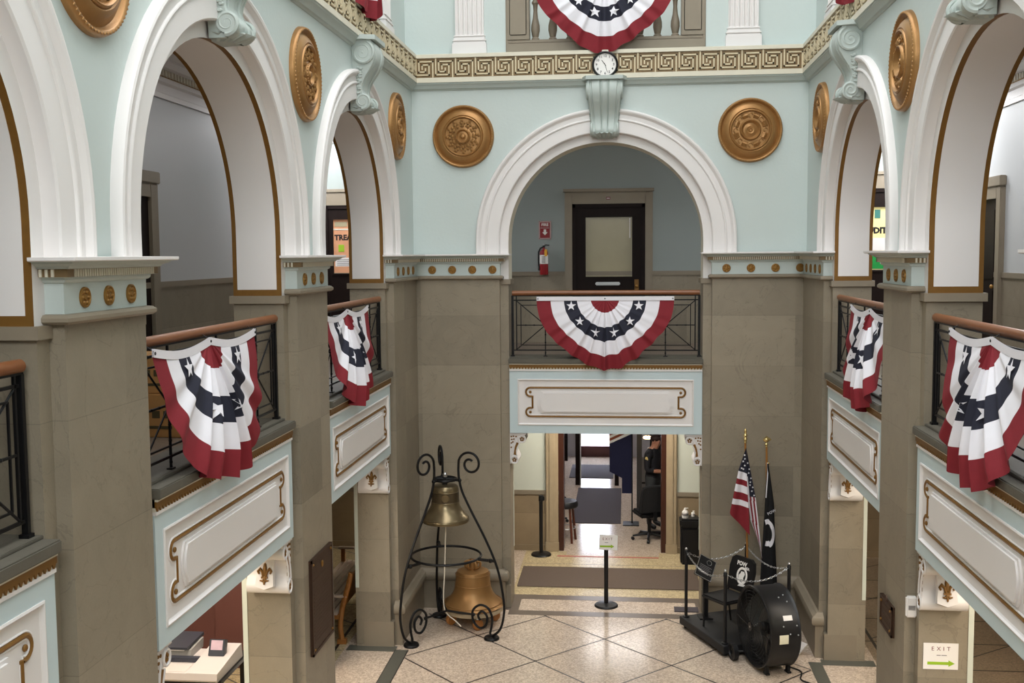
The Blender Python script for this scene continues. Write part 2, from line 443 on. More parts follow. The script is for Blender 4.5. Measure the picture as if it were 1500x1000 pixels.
# ------------------------------------------------------------------ atrium walls with arches
ZI, ZS, ZT = 5.09, 5.27, 7.42      # impost top, springing, underside of the fret band
NA = 40
def apath(c, r, zb):
    pts = [(c - r, zb), (c - r, (zb + ZS) / 2)]
    pts += [(c - r * math.cos(PI * k / NA), ZS + r * math.sin(PI * k / NA)) for k in range(NA + 1)]
    return pts + [(c + r, (zb + ZS) / 2), (c + r, zb)]
def archstrip(b, T, c, rings, mats):
    """rings: (radius, d, bottom z); quads between neighbouring rings"""
    P = [[b.bm.verts.new(T(s, d, z)) for s, z in apath(c, r, zb)] for r, d, zb in rings]
    for j in range(len(P) - 1):
        for k in range(len(P[0]) - 1):
            f = b.bm.faces.new((P[j][k], P[j][k + 1], P[j + 1][k + 1], P[j + 1][k])); f.material_index = b.mi(mats[j])
def spandrel(b, T, s0, s1, c, r, d, m, zb=ZI - .05, zt=ZT):
    arc = [(c - r * math.cos(PI * k / NA), ZS + r * math.sin(PI * k / NA)) for k in range(NA + 1)]
    b.face([T(s0, d, zb), T(c - r, d, zb), T(c - r, d, zt), T(s0, d, zt)], m)
    b.face([T(c + r, d, zb), T(s1, d, zb), T(s1, d, zt), T(c + r, d, zt)], m)
    for k in range(NA):
        (a, za), (q, zq) = arc[k], arc[k + 1]
        b.face([T(a, d, za), T(q, d, zq), T(q, d, zt), T(a, d, zt)], m)
DB = -0.545                                    # back of the arcade wall
for side in ('left', 'right'):
    T = SIDES[side][0]; b = MB()
    bounds = [-2.2, 1.82, 5.86, 9.916, 15.04]
    for i, c in enumerate(ARCH):
        spandrel(b, T, bounds[i], bounds[i + 1], c, 1.56, -.04, MINT)
        spandrel(b, T, bounds[i], bounds[i + 1], c, 1.42, DB, GREYW, zt=7.6)
    # upper storey with an opening over the last bay
    o0, o1 = 10.62, 13.29
    for a, q, z0, z1 in ((-2.2, o0, 7.8, 14.55), (o1, 15.14, 7.8, 14.55), (o0, o1, 10.0, 14.55)):
        p0, p1 = T(a, -.14, z0), T(q, -.45, z1)
        b.box(min(p0[0], p1[0]), max(p0[0], p1[0]), a, q, z0, z1, MINT)
    struct(b.build('wall_' + side, smooth=0))
b = MB(); T = TB
spandrel(b, T, XL - .06, XR + .06, CX, 1.49, -.04, MINT); spandrel(b, T, XL - .5, XR + .5, CX, 1.355, DB, MINT_SHADED, zt=7.6)
for a, q, z0, z1 in ((XL - .14, -1.66, 7.8, 14.55), (1.085, XR + .14, 7.8, 14.55), (-1.66, 1.085, 10.0, 14.55)):
    b.box(a, q, YB + .14, YB + .45, z0, z1, MINT)
struct(b.build('wall_back', smooth=0))

tn = [10]
def trim(b, smooth=35):
    tn[0] += 1
    return struct(b.build('trim_%d' % tn[0], smooth=smooth))
def arch_trim(T, c, r_in, r_st, gilt):
    """jamb strip, soffit and moulded archivolt of one arch, all in one moulding"""
    b = MB()
    zb = 4.735
    if gilt:
        rings = [(r_st, -.05, ZI - .02), (r_st, -.10, zb), (r_in, -.10, zb), (r_in, -.145, zb), (r_in - .004, -.145, zb), (r_in - .004, -.505, zb), (r_in, -.505, zb), (r_in, DB, zb)]
        archstrip(b, T, c, rings, [WHITE, WHITE, GOLDD, WHITE, WHITE, WHITE, GOLDD])
        for sg in (-1, 1):
            s = c + sg * r_in
            q = [T(s - sg * .006, -.105, zb), T(s - sg * .006, DB + .002, zb), T(s - sg * .006, DB + .002, zb + .055), T(s - sg * .006, -.105, zb + .055)]
            b.face(q, GOLDD)
    else:
        rings = [(r_st, -.05, ZI - .02), (r_st, -.10, zb), (r_in, -.10, zb), (r_in, -.12, zb), (r_in + .006, -.12, zb), (r_in + .006, -.135, zb), (r_in, -.135, zb), (r_in, DB, zb)]
        archstrip(b, T, c, rings, [WHITE, WHITE, WHITE, GOLDD, GOLDD, GOLDD, CREAM])
    k = 1.0
    prof = [(0, -.05), (0, -.012), (.012, 0.0), (.165, 0.0), (.172, .014), (.182, .018), (.192, .014), (.2, .002), (.255, .002), (.262, .012), (.275, .02), (.285, .034), (.305, .04), (.322, .034), (.33, .01), (.33, -.05)]
    archstrip(b, T, c, [(r_st + a, d, ZI - .02) for a, d in prof], [WHITE] * (len(prof) - 1))
    return trim(b, 30)
for side in ('left', 'right'):
    for c in ARCH: arch_trim(SIDES[side][0], c, 1.42, 1.54, True)
arch_trim(TB, CX, 1.355, 1.475, False)

# piers in stone, with a white jamb on top and a projecting course below the jamb
def tbox(b, T, s0, s1, d0, d1, z0, z1, m, bev=0):
    p, q = T(s0, d0, z0), T(s1, d1, z1)
    b.box(min(p[0], q[0]), max(p[0], q[0]), min(p[1], q[1]), max(p[1], q[1]), min(z0, z1), max(z0, z1), m, bev)
def pier(T, s0, s1, j0=.12, j1=.12):
    b = MB()
    tbox(b, T, s0, s1, DB + .02, 0, 0, 4.76, STONE)
    tbox(b, T, s0 - j0, s1 + j1, DB, -.09, 0, 4.665, STONE)
    tbox(b, T, s0 - j0 - (.03 if j0 else 0), s1 + j1 + (.03 if j1 else 0), DB - .03, -.065, 4.665, 4.735, STONEP)
    tbox(b, T, s0 - max(0, j0 - .015), s1 + max(0, j1 - .015), DB - .002, -.115, 4.735, 5.2, WHITE)
    tbox(b, T, s0, s1, -.10, -.002, 4.76, 5.08, MINT)
    tbox(b, T, s0 - j0 - .002, s1 + j1 + .002, -.05, DB + .1, 0, .33, STONEP)
    tbox(b, T, s0 - j0 - .006, s1 + j1 + .006, DB - .0, DB + .045, .78, 2.55, GREENW)   # plaster return on the gallery side
    o = struct(b.build('pillar', smooth=0)); return o
for side in ('left', 'right'):
    T = SIDES[side][0]
    for s0, s1 in PIERS: pier(T, s0, s1)
    pier(T, 13.50, 15.0, .12, .3)
b = MB()
pier(TB, XL - .3, CX - 1.475, 0, .12); pier(TB, CX + 1.475, XR + .3, .12, 0)
# stone dado with a rounded top along the pier bases
b = MB()
dp = [(.0, 0.0), (.05, 0.0), (.05, .40), (.055, .415), (.085, .43), (.1, .46), (.1, .51), (.085, .54), (.05, .555), (.03, .575), (0, .58)]
b.sweep([(CX - 1.475, YB + .05), (CX - 1.475, YB), (XL, YB), (XL, 13.50), (XL - .05, 13.50)], dp, STONEP)
b.sweep([(XR + .05, 13.50), (XR, 13.50), (XR, YB), (CX + 1.475, YB), (CX + 1.475, YB + .05)], dp, STONEP)
struct(b.build('baseboard_back', smooth=30))

# fret band: cornice moulding, cream lips and the Greek key relief
b = MB()
pr = [(-.05, 7.365), (-.03, 7.37), (-.02, 7.385), (0, 7.39), (.01, 7.41), (.03, 7.435), (.05, 7.45), (.05, 7.462), (.065, 7.468), (.065, 7.53), (.035, 7.539), (.035, 7.801), (.06, 7.803), (.06, 7.85), (.02, 7.862), (-.16, 7.864)]
ms = [MOULD] * 8 + [CREAM] * 2 + [FRET] + [CREAM, CREAM, CREAM, MINT]
b.sweep([(XR, -2.2), (XR, YB), (XL, YB), (XL, -2.2)], pr, ms)
U = 0.2786; H = .262; Z0 = 7.539
K1 = [(.04, .05), (.04, .86), (.70, .86), (.70, .34), (.355, .34), (.355, .55)]
K2 = [(.52, .53), (.52, .70), (.19, .70), (.19, .17), (.89, .17), (.89, 1.0)]
def key(T, s, sg, dh):
    for K in (K1, K2):
        for (a, p), (q, t) in zip(K, K[1:]):
            hw = .034 * U
            sa, sb = sorted((s + sg * a * U, s + sg * q * U)); za, zb = sorted((Z0 + H * (1 - p), Z0 + H * (1 - t)))
            tbox(b, T, sa - hw, sb + hw, .034, .035 + dh, max(Z0, za - hw), min(Z0 + H, zb + hw), FRETC)
for k in range(19): key(TB, XL + .037 + k * U, 1, .014)
for k in range(40):
    key(TL, 14.955 - k * U, -1, .02); key(TR, 14.955 - k * U, -1, .02)
trim(b, 25)

# impost blocks: moulded cap, gilt flutes, frieze and torus
IP = [(0, 4.735), (.035, 4.738), (.052, 4.752), (.052, 4.772), (.035, 4.788), (.008, 4.792), (.008, 4.955), (.022, 4.96), (.03, 4.972), (.03, 4.984), (.062, 4.988), (.062, 5.03), (.075, 5.032), (.085, 5.045), (.12, 5.058), (.125, 5.066), (.155, 5.07), (.16, 5.075), (.16, 5.092), (0, 5.094)]
IM = [STONEP] * 5 + [MINT] * 4 + [MOULD] + [FRET] + [MOULD] * 5 + [WHITE] * 3
def impost(path, label, group, rosettes, origin):
    """path runs with the block on its left; rosettes: (x, y, angle of the outward normal)"""
    root = thing('impost_block', label, 'impost', origin, 0, group)
    ox, oy, oz = origin
    b = MB()
    b.sweep([(x - ox, y - oy) for x, y in path], [(o_, z - oz) for o_, z in IP], IM)
    b.build('moulding', root, 30)
    b = MB()
    for (xa, ya), (xb, yb) in zip(path, path[1:]):
        L = math.hypot(xb - xa, yb - ya)
        ux, uy = (xb - xa) / L, (yb - ya) / L; nx, ny = -uy, ux
        n = max(1, int(L / .026))
        row = []
        for k in range(n):
            for f_, o_ in ((.0, .06), (.3, .06), (.3, .07), (.75, .07), (.75, .06)):
                t = (k + f_) * L / n; row.append((xa + ux * t + nx * o_ - ox, ya + uy * t + ny * o_ - oy))
        lo = [b.bm.verts.new((x, y, 4.989 - oz)) for x, y in row]; hi = [b.bm.verts.new((x, y, 5.029 - oz)) for x, y in row]
        for k in range(len(row) - 1):
            f = b.bm.faces.new((lo[k], lo[k + 1], hi[k + 1], hi[k])); f.material_index = b.mi(CREAM if k % 5 in (1, 2, 3) else FRET)
    b.build('fluted_band', root, 0)
    for x, y, an in rosettes:
        q = MB()
        M = Matrix.Rotation(an + PI / 2, 4, 'Z') @ FRONTX
        q.lathe([(0, .014), (.014, .012), (.016, .006), (.02, .004), (.046, .006), (.05, .014), (.056, .012), (.058, 0)], GOLD, 20, M)
        for k in range(6):
            aa = PI / 3 * k
            q.sphere(M @ Vector((.032 * math.cos(aa), .032 * math.sin(aa), .006)), .011, GOLD, 6)
        r_ = q.build('rosette', root); r_.location = (x - ox, y - oy, 4.873 - oz)
    return root
G = 'impost blocks under the arches'
names_l = ['pale impost block at the extreme end of the wall, mostly outside the frame', 'large pale impost block on the nearest pier of the wall with the extension of the maroon nook', 'pale impost block on the pier carrying the tall bronze plaque']
def side_impost(side, i, label):
    T = SIDES[side][0]; s0, s1 = PIERS[i]; sc = (s0 + s1) / 2
    pts = [T(s0, -.1, 0), T(s0, 0, 0), T(s1, 0, 0), T(s1, -.1, 0)]
    if side == 'left': pts = pts[::-1]; an = 0.0
    else: an = PI
    ros = []
    for k in (-1, 0, 1):
        p = T(sc + k * .275, .008, 0); ros.append((p[0], p[1], an))
    o = T(sc, 0, 4.735)
    impost([(p[0], p[1]) for p in pts], label, G, ros, o)
side_impost('left', 1, 'big impost block with three gold rosettes on the left foreground pier')
side_impost('left', 2, 'impost block with three gold rosettes above the tall bronze plaque')
side_impost('right', 2, 'impost block with three gold rosettes above the small bronze plaque')
side_impost('right', 1, 'impost block on the nearest pier of the right arcade, at the frame edge')
def corner(side):
    if side == 'left':
        path = [(CX - 1.475, YB + .1), (CX - 1.475, YB), (XL, YB), (XL, 13.50), (XL - .1, 13.50)]
        ros = [(XL + .23 + k * .286, YB - .008, -PI / 2) for k in range(4)] + [(XL + .008, 13.72 + k * .33, 0.0) for k in range(4)]
        impost(path, 'corner impost block above the stand with the two bells', G, ros, (XL, YB, 4.735))
    else:
        path = [(XR + .1, 13.50), (XR, 13.50), (XR, YB), (CX + 1.475, YB), (CX + 1.475, YB + .1)]
        ros = [(CX + 1.475 + .19 + k * .33, YB - .008, -PI / 2) for k in range(4)] + [(XR - .008, 13.72 + k * .33, PI) for k in range(4)]
        impost(path, 'corner impost block above the two flags', G, ros, (XR, YB, 4.735))
corner('left'); corner('right')
# ------------------------------------------------------------------ balcony sills, fronts, brackets
def sill(T, c, hw):
    b = MB()
    tbox(b, T, c - hw, c + hw, -.50, .0, 3.545, 3.615, SILL, .008)
    tbox(b, T, c - hw, c + hw, -.50, -.10, 3.615, 3.635, SILL, .004)
    trim(b, 30)
def balcony_front(side, c, hw, label):
    T, rz = SIDES[side]
    loc = T(c, -.045, 2.995)
    root = thing('balcony_parapet', label, 'balcony parapet', loc, rz, 'painted panels under the balconies')
    b = MB(); h = .445
    def ring(o, y0, i, y1, m):      # mitred frame between two rectangles
        (a, z), (q, t) = o, i
        P = [(-a, y0, -z), (a, y0, -z), (a, y0, z), (-a, y0, z)]; Q = [(-q, y1, -t), (q, y1, -t), (q, y1, t), (-q, y1, t)]
        for k in range(4): b.face([P[k], P[(k + 1) % 4], Q[(k + 1) % 4], Q[k]], m)
    i0 = (hw - .115, h - .115)
    ring((hw, h), .3, (hw, h), 0, BLUE); ring((hw, h), 0, i0, 0, BLUE)
    seq = [(0, -.008), (.012, -.012), (.02, .004), (.03, .012), (.042, .012)]
    prev = (0, 0.0)
    for o_, y in seq:
        ring((i0[0] - prev[0], i0[1] - prev[0]), prev[1], (i0[0] - o_, i0[1] - o_), y, WHITE); prev = (o_, y)
    a, z = i0[0] - .042, i0[1] - .042
    b.face([(-a, .012, -z), (a, .012, -z), (a, .012, z), (-a, .012, z)], WHITE)
    b.face([(-hw, 0, -h), (hw, 0, -h), (hw, .45, -h), (-hw, .45, -h)], WHITE)
    b.build('board', root, 30, recalc=False)
    # cartouche with eared corners
    hx = hw - .295; hz = .205; rr = .062
    def ear(sx, sz):
        cx_, cz = sx * (hx - .0), sz * (hz - rr)
        pts = []
        for k in range(13):
            aa = R(90 + k * 19)
            pts.append((cx_ + sx * math.cos(aa) * rr, sz * 0 + cz + sz * math.sin(aa) * rr))
        return pts
    path = ear(-1, 1)[::1]
    path = [(x, z) for x, z in ear(1, 1)]
    def full(rad_shift):
        A = []
        A += [( -(x), z) for x, z in []]
        e = []
        for k in range(13):
            aa = R(90 - k * 17.5); e.append((math.cos(aa) * (rr + rad_shift), math.sin(aa) * (rr + rad_shift)))
        right_top = [(hx + x, hz - rr + z) for x, z in e]
        right_bot = [(x, -z) for x, z in right_top][::-1]
        left_bot = [(-x, z) for x, z in right_bot][::-1]
        left_top = [(-x, z) for x, z in right_top][::-1]
        return right_top + right_bot + left_bot + left_top
    b = MB(); b.tube([(x, .010, z) for x, z in full(0)], .015, GOLDD, 6, closed=True)
    for sx in (-1, 1):
        for sz in (-1, 1):
            b.sphere((sx * hx, .004, sz * (hz - rr)), .02, GOLDD, 8, (1, .6, 1))
    b.build('gilded_line', root)
    b = MB(); b.tube([(x, .012, z) for x, z in full(-.02)], .009, WHITE, 6, closed=True)
    b.tube([(x, .013, z) for x, z in full(.02)], .008, WHITE, 6, closed=True)
    b.build('cartouche_roll', root)
    b = MB()
    def slab(sx, sz, bow, y0, y1, m):
        pts = [(-sx, -sz)] + [(-sx - bow * math.cos(PI * k / 10), -sz + 2 * sz * (k / 10)) for k in range(1, 0)] 
        pts = []
        for k in range(11):
            t = -1 + 2 * k / 10; pts.append((sx + bow * (1 - t * t), t * sz))
        for k in range(11):
            t = 1 - 2 * k / 10; pts.append((-sx - bow * (1 - t * t), t * sz))
        b.prism(pts, lambda a_, c_, w: (a_, w, c_), y0, y1, m)
    sx = hw - .48
    slab(sx + .03, .155, .05, .014, -.002, WHITE); slab(sx + .005, .135, .045, .002, -.016, WHITE)
    b.build('raised_panel', root, 30)
    b = MB()
    b.box(-hw, hw, -.012, .1, h, h + .022, WHITE); b.box(-hw, hw, -.004, .1, h + .022, h + .105, CREAM)
    b.box(-hw, hw, -.018, .1, h + .05, h + .09, GOLDD); b.box(-hw, hw, -.024, .1, h + .09, h + .108, CREAM)
    n = 64
    for k in range(n):
        x = -hw + (k + .5) * 2 * hw / n; q = hw / n * .8
        b.prism([(x - q, h + .051), (x + q, h + .051), (x, h + .022)], lambda a_, c_, w: (a_, w, c_), -.016, -.003, GOLDD)
    b.build('gilded_fringe', root, 0)
    return root
sill(TB, CX, 1.36)
sill(TL, ARCH[1], 1.425); sill(TL, ARCH[2], 1.425); sill(TL, ARCH[3], 1.425)
sill(TR, ARCH[2], 1.425); sill(TR, ARCH[3], 1.425); sill(TR, ARCH[1], 1.425)
balcony_front('back', CX, 1.35, 'white and pale blue balcony panel facing straight over the lobby doorway')
balcony_front('left', ARCH[1], 1.415, 'balcony panel cut off by the lower left corner of the frame')
balcony_front('left', ARCH[2], 1.415, 'long balcony panel above the white copier')
balcony_front('left', ARCH[3], 1.415, 'balcony panel above the wooden bench beside the bell stand')
balcony_front('right', ARCH[2], 1.415, 'large balcony panel above the EXIT notice on the right')
balcony_front('right', ARCH[3], 1.415, 'balcony panel on the right, between the flags and the small bronze plaque')

def bracket(side, s, sg, label):
    """scroll bracket on an arch jamb under the balcony; sg = direction into the opening"""
    T, rz = SIDES[side]
    ls = sg if side != 'right' else -sg
    loc = T(s, -.06, 2.545)
    root = thing('scroll_bracket', label, 'bracket', loc, rz, 'scroll brackets under the balconies')
    b = MB()
    pts = [(0, 0), (.215, 0), (.215, -.02), (.205, -.03)]
    pts += [(.165 + .055 * math.cos(R(a)), -.085 + .055 * math.sin(R(a))) for a in range(50, -131, -20)]
    pts += [(.11, -.16), (.085, -.22), (.08, -.27), (.085, -.30), (.1, -.32)]
    pts += [(.06 + .058 * math.cos(R(a)), -.375 + .058 * math.sin(R(a))) for a in range(40, -121, -20)]
    pts += [(.0, -.43)]
    b.prism([(ls * x, z) for x, z in pts], lambda a_, c_, w_: (a_, w_, c_), 0.02, .40, WHITE)
    # raised edge lines on the hall side
    for cx_, cz, r_ in ((.165, -.085, .055), (.06, -.375, .058)):
        b.tube([(ls * (cx_ + (r_ - .008) * math.cos(R(a))), .014, cz + (r_ - .008) * math.sin(R(a))) for a in range(0, 360, 24)], .011, WHITE, 6, closed=True)
    b.tube([(ls * x, .014, z) for x, z in ((.135, -.14), (.105, -.2), (.09, -.27), (.1, -.325))], .009, WHITE, 6)
    b.tube([(ls * x, .014, z) for x, z in ((.075, -.09), (.055, -.16), (.035, -.24), (.025, -.32))], .009, WHITE, 6)
    b.box(min(0, ls * .225), max(0, ls * .225), 0.0, .41, -.022, 0, WHITE, .005)
    b.build('scroll', root, 35)
    b = MB()
    for cx_, cz in ((.165, -.085), (.06, -.375)):
        for k in range(5):
            aa = 2 * PI * k / 5 + .3
            b.sphere((ls * (cx_ + .02 * math.cos(aa)), .014, cz + .02 * math.sin(aa)), .013, GOLDD, 6, (1, .6, 1))
    b.prism([(ls * x, z) for x, z in ((.12, -.14), (.09, -.13), (.065, -.2), (.05, -.3), (.085, -.31), (.08, -.25), (.092, -.2))], lambda a_, c_, w_: (a_, w_, c_), .013, .03, GOLDD)
    for x, z in ((.02, -.05), (.05, -.045), (.085, -.05), (.025, -.09), (.055, -.085), (.02, -.14), (.04, -.125), (.018, -.2)):
        b.sphere((ls * x, .016, z), .014, GOLDD, 6, (1, .5, .8))
    b.build('gilding', root)
    # shield with a fleur-de-lis on the face that looks across the opening
    if side == 'back':
        root.scale = (1.05, 1, 1.03); return root
    b = MB()
    Mx = Matrix.Translation((ls * (.142 if side != 'back' else .105), .21, -.255)) @ Matrix.Rotation(ls * R(-16), 4, 'Y')
    pr_ = [(-.085, .12), (.085, .12), (.075, .0), (.085, -.1), (0, -.125), (-.085, -.1), (-.075, 0)]
    b.prism(pr_, lambda a_, c_, w_: Mx @ Vector((w_ * ls, a_, c_)), -.05, .012, WHITE)
    shd = b.build('shield', root, 30)
    b = MB()
    f = lambda y, z: Mx @ Vector((ls * .016 if ls > 0 else -.0, y, z)) if False else Mx @ Vector((.016 * ls, y, z))
    RY = Mx.to_3x3().to_4x4()
    b.sphere(f(0, .03), .026, GOLDD, 8, (.45, .75, 2.0), RY)
    for q in (-1, 1):
        b.tube([f(q * .012, -.035), f(q * .02, .01), f(q * .045, .035), f(q * .062, .015), f(q * .05, -.005)], [.01, .013, .014, .012, .008], GOLDD, 6)
        b.tube([f(0, -.04), f(q * .02, -.06), f(q * .04, -.055)], [.01, .01, .006], GOLDD, 6)
    b.box(-.008, .008, -.03, .03, -.008, .008, GOLDD, M=Mx @ Matrix.Translation((.016 * ls, 0, -.032)))
    b.sphere(f(0, -.065), .014, GOLDD, 8, (.5, .8, 1.8), RY)
    b.build('fleur_de_lis', shd)
    root.scale = (1.05, 1, 1.16 if side != 'back' else 1.03)
    return root
bracket('back', CX - 1.355, 1, 'scroll bracket at the upper left corner of the lobby doorway opening')
bracket('back', CX + 1.355, -1, 'scroll bracket at the upper right corner of the lobby doorway opening')
bracket('left', ARCH[2] + 1.42, -1, 'white scroll bracket with gold fleur-de-lis right of the copier')
bracket('left', ARCH[2] - 1.42, 1, 'bracket mostly hidden by the left foreground pier, at the copier')
bracket('left', ARCH[3] + 1.42, -1, 'white scroll bracket with gold fleur-de-lis above the wooden bench')
bracket('right', ARCH[2] + 1.42, -1, 'white scroll bracket with gold fleur-de-lis above the EXIT notice')
bracket('right', ARCH[3] + 1.42, -1, 'white scroll bracket with gold fleur-de-lis behind and right of the drum fan')

# ------------------------------------------------------------------ railings
def railing(side, c, hw, label):
    T, rz = SIDES[side]
    root = thing('balcony_railing', label, 'railing', T(c, -.16, 3.635), rz, 'wrought iron balcony railings')
    b = MB()
    b.tube([(-hw + .03 + k * (2 * hw - .06) / 8, 0, .90) for k in range(9)], .036, WOOD, 12)
    b.build('handrail', root)
    b = MB()
    b.box(-hw + .02, hw - .02, -.014, .014, .855, .868, IRON)
    for z in (.80, .09): b.box(-hw + .03, hw - .03, -.008, .008, z - .009, z + .009, IRON)
    b.build('rail_bar', root, 0)
    for x in (-hw + .035, hw - .035):
        b = MB(); b.box(-.017, .017, -.017, .017, 0, .86, IRON, .003); b.box(-.028, .028, -.028, .028, 0, .02, IRON)
        p = b.build('post', root, 0); p.location.x = x
        b = MB(); b.box(-.008, .008, -.008, .008, .09, .86, IRON)
        p = b.build('upright', root, 0); p.location.x = x + (.055 if x < 0 else -.055)
    n = 3; w_ = (2 * hw - .16) / n
    for k in range(n):
        cx_ = -hw + .08 + (k + .5) * w_; a = w_ / 2 - .012
        b = MB(); zc = .445; zt, zb = .79, .10
        for x in (-a, a): b.box(x - .007, x + .007, -.007, .007, .09, .80, IRON)
        ia, it, ib = a - .062, zt - .062, zb + .062
        for x in (-ia, ia): b.box(x - .006, x + .006, -.006, .006, ib, it, IRON)
        for z in (ib, it): b.box(-ia, ia, -.006, .006, z - .006, z + .006, IRON)
        for x, z in ((-a, zt), (a, zt), (-a, zb), (a, zb)): b.tube([(0, 0, zc), (x, 0, z)], .0075, IRON, 6)
        b.box(-.0075, .0075, -.0075, .0075, 0.0, .86, IRON); b.box(-a, a, -.007, .007, zc - .007, zc + .007, IRON)
        for z in (.05, .2, .31, .58, .7): b.sphere((0, 0, z), .014, IRON, 6)
        for x in (-.28, -.16, .16, .28): b.sphere((x, 0, zc), .012, IRON, 6, (1.5, 1, 1))
        b.sphere((0, 0, zc), .036, IRON, 10, (1, .7, 1)); b.box(-.03, .03, -.02, .02, 0, .012, IRON)
        q = b.build('scroll_panel', root, 30); q.location.x = cx_
    return root
railing('back', CX, 1.345, 'balcony railing in front of the office door under the clock')
railing('left', ARCH[1], 1.40, 'balcony railing at the left frame edge')
railing('left', ARCH[2], 1.40, 'balcony railing on the left, in front of the cardboard boxes')
railing('left', ARCH[3], 1.40, 'balcony railing on the left, beyond the pier with the tall plaque')
railing('right', ARCH[3], 1.40, 'balcony railing on the right, beyond the pier with the small plaque')
railing('right', ARCH[2], 1.40, 'balcony railing at the right frame edge, above the EXIT notice')

# ------------------------------------------------------------------ buntings
def bunting(side, s, d, ztop, label, amp=.03, npl=13, squeeze=0.0, dip=0.0, seed=1, width=.96, height=1.02, tilt=.0, group='patriotic bunting fans on the railings'):
    T, rz = SIDES[side]
    root = thing('bunting', label, 'bunting', T(s, d, ztop), rz, group)
    rnd = random.Random(seed); ph = [rnd.uniform(0, 6.28) for _ in range(6)]
    rr = [0, .07, .14, .21, .275, .34, .41, .475, .54, .60, .665, .73, .795, .85, .9, .95, 1.0]
    zone = lambda r: FRED if r < .21 else FWHITE if r < .41 else FNAVY if r < .60 else FWHITE if r < .795 else FRED
    NT = 156
    def P(r, t):                    # t 0..1 from the viewer's left round the bottom to the right
        th = PI * t
        e = math.sin(th)            # 0 at the hem, 1 at the bottom
        x = -math.cos(th) * r; z = -math.sin(th) * r
        x *= width * (1 - squeeze * (-z) ** 1.2); z *= height * (1 + (-.15 if squeeze < .05 else .10) * math.sin(2 * th) ** 2 * r)
        if squeeze >= .05: x *= 1 + .12 * math.sin(2 * th) ** 2 * r
        hem = dip * (math.sin(PI * abs(x) / width) if abs(x) < width else 0)
        env = (e ** (2.2 if squeeze < .05 else 1.7)) * min(1, r * 2.2)
        pl = math.sin(npl * 2 * th + ph[0] + .5 * math.sin(3 * th + ph[1])) * .8 + .35 * math.sin(npl * 3.3 * th + ph[2])
        y = -amp * env * pl * (.55 + .6 * r)
        y += -.035 * math.sin(PI * min(1, r)) * e
        x += amp * .45 * env * math.cos(npl * 2 * th + ph[0])
        z += .012 * env * math.cos(npl * 2 * th + ph[3]) * r - hem * (1 - min(1, -z / height)) - .02 * math.sin(5 * th + ph[4]) * (1 if r > .9 else 0) * e
        y += tilt * z * -1 * 0
        y -= .12 * max(0, min(1, (-z - .05) / .75)) * (1 if tilt else 0)
        return Vector((x, y, z))
    b = MB()
    V = [[b.bm.verts.new(P(r, k / NT)) for k in range(NT + 1)] for r in rr[1:]]
    c0 = b.bm.verts.new(P(0, .5))
    for k in range(NT):
        f = b.bm.faces.new((c0, V[0][k], V[0][k + 1])); f.material_index = b.mi(FRED)
    for j in range(len(rr) - 2):
        m = zone((rr[j + 1] + rr[j + 2]) / 2)
        for k in range(NT):
            f = b.bm.faces.new((V[j][k], V[j][k + 1], V[j + 1][k + 1], V[j + 1][k])); f.material_index = b.mi(m)
    cloth = b.build('fan_cloth', root, 80, recalc=False)
    for k in range(6 if side == 'back' else 4):              # stars in the navy band follow the cloth
        t = .075 + .85 * k / (5 if side == 'back' else 3); b = MB(); Rr = .505; rs = .073
        cen = None; ring = []
        for q in range(10):
            a = PI / 2 + q * PI / 5 ; rad = rs if q % 2 == 0 else rs * .4
            dx, dz = rad * math.cos(a), rad * math.sin(a)
            th = PI * t; x0, z0 = -math.cos(th) * Rr + dx, -math.sin(th) * Rr + dz
            ring.append((math.hypot(x0, z0), math.atan2(-z0, -x0) / PI))
        cv = b.bm.verts.new(P(Rr, t) + Vector((0, -.012, 0)))
        rv = [b.bm.verts.new(P(r_, max(0, min(1, t_))) + Vector((0, -.012, 0))) for r_, t_ in ring]
        for q in range(10):
            f = b.bm.faces.new((cv, rv[q], rv[(q + 1) % 10])); f.material_index = b.mi(FWHITE)
        b.build('star', cloth, 80, recalc=False)
    b = MB()                        # white heading tape with eyelets
    n = 40
    def hemz(x): return -dip * math.sin(PI * abs(x) / width)
    for k in range(n):
        xa, xb = -width * 1.0 + 2 * width * k / n, -width + 2 * width * (k + 1) / n
        q = [(xa, -.012, hemz(xa) - .045), (xb, -.012, hemz(xb) - .045), (xb, -.012, hemz(xb) + .012), (xa, -.012, hemz(xa) + .012)]
        b.face(q, FWHITE); b.face([(x, .0, z) for x, _, z in q][::-1], FWHITE)
    for x in (-width + .02, 0, width - .02):
        b.tube([(x + .008 * math.cos(a), -.014, hemz(x) - .018 + .008 * math.sin(a)) for a in [k * PI / 4 for k in range(8)]], .003, IRON, 5, closed=True)
        b.tube([(x, -.008, hemz(x) - .01), (x, .05, hemz(x) + .03)], .003, BLACK, 5)
    b.build('heading_tape', root, 0, recalc=False)
    return root
bunting('back', CX, -.08, 4.475, 'bunting hanging flat on the railing directly below the clock and door', .036, 12, .0, 0.0, 3, tilt=1)
bunting('left', 7.55, -.08, 4.49, 'nearest bunting on the left, in front of the cardboard boxes', .06, 9, .24, .05, 5, tilt=1)
bunting('left', 11.45, -.08, 4.495, 'smaller looking bunting on the left, under the TREASURER door', .07, 8, .28, .06, 9, tilt=1)
bunting('right', 11.30, -.08, 4.495, 'smaller looking bunting on the right, beyond the pier with the small plaque', .07, 8, .28, .06, 12, tilt=1)
bunting('right', 7.62, -.08, 4.49, 'nearest bunting on the right, above the EXIT notice and its panel', .06, 9, .24, .05, 15, tilt=1)
bunting('back', CX, .08, 8.83, 'bunting at the top of the picture just above the clock', .03, 11, .0, 0.0, 21)
bunting('left', 11.955, .09, 8.74, 'red tail of a bunting at the top, left of the clock', .08, 6, .3, .05, 23)
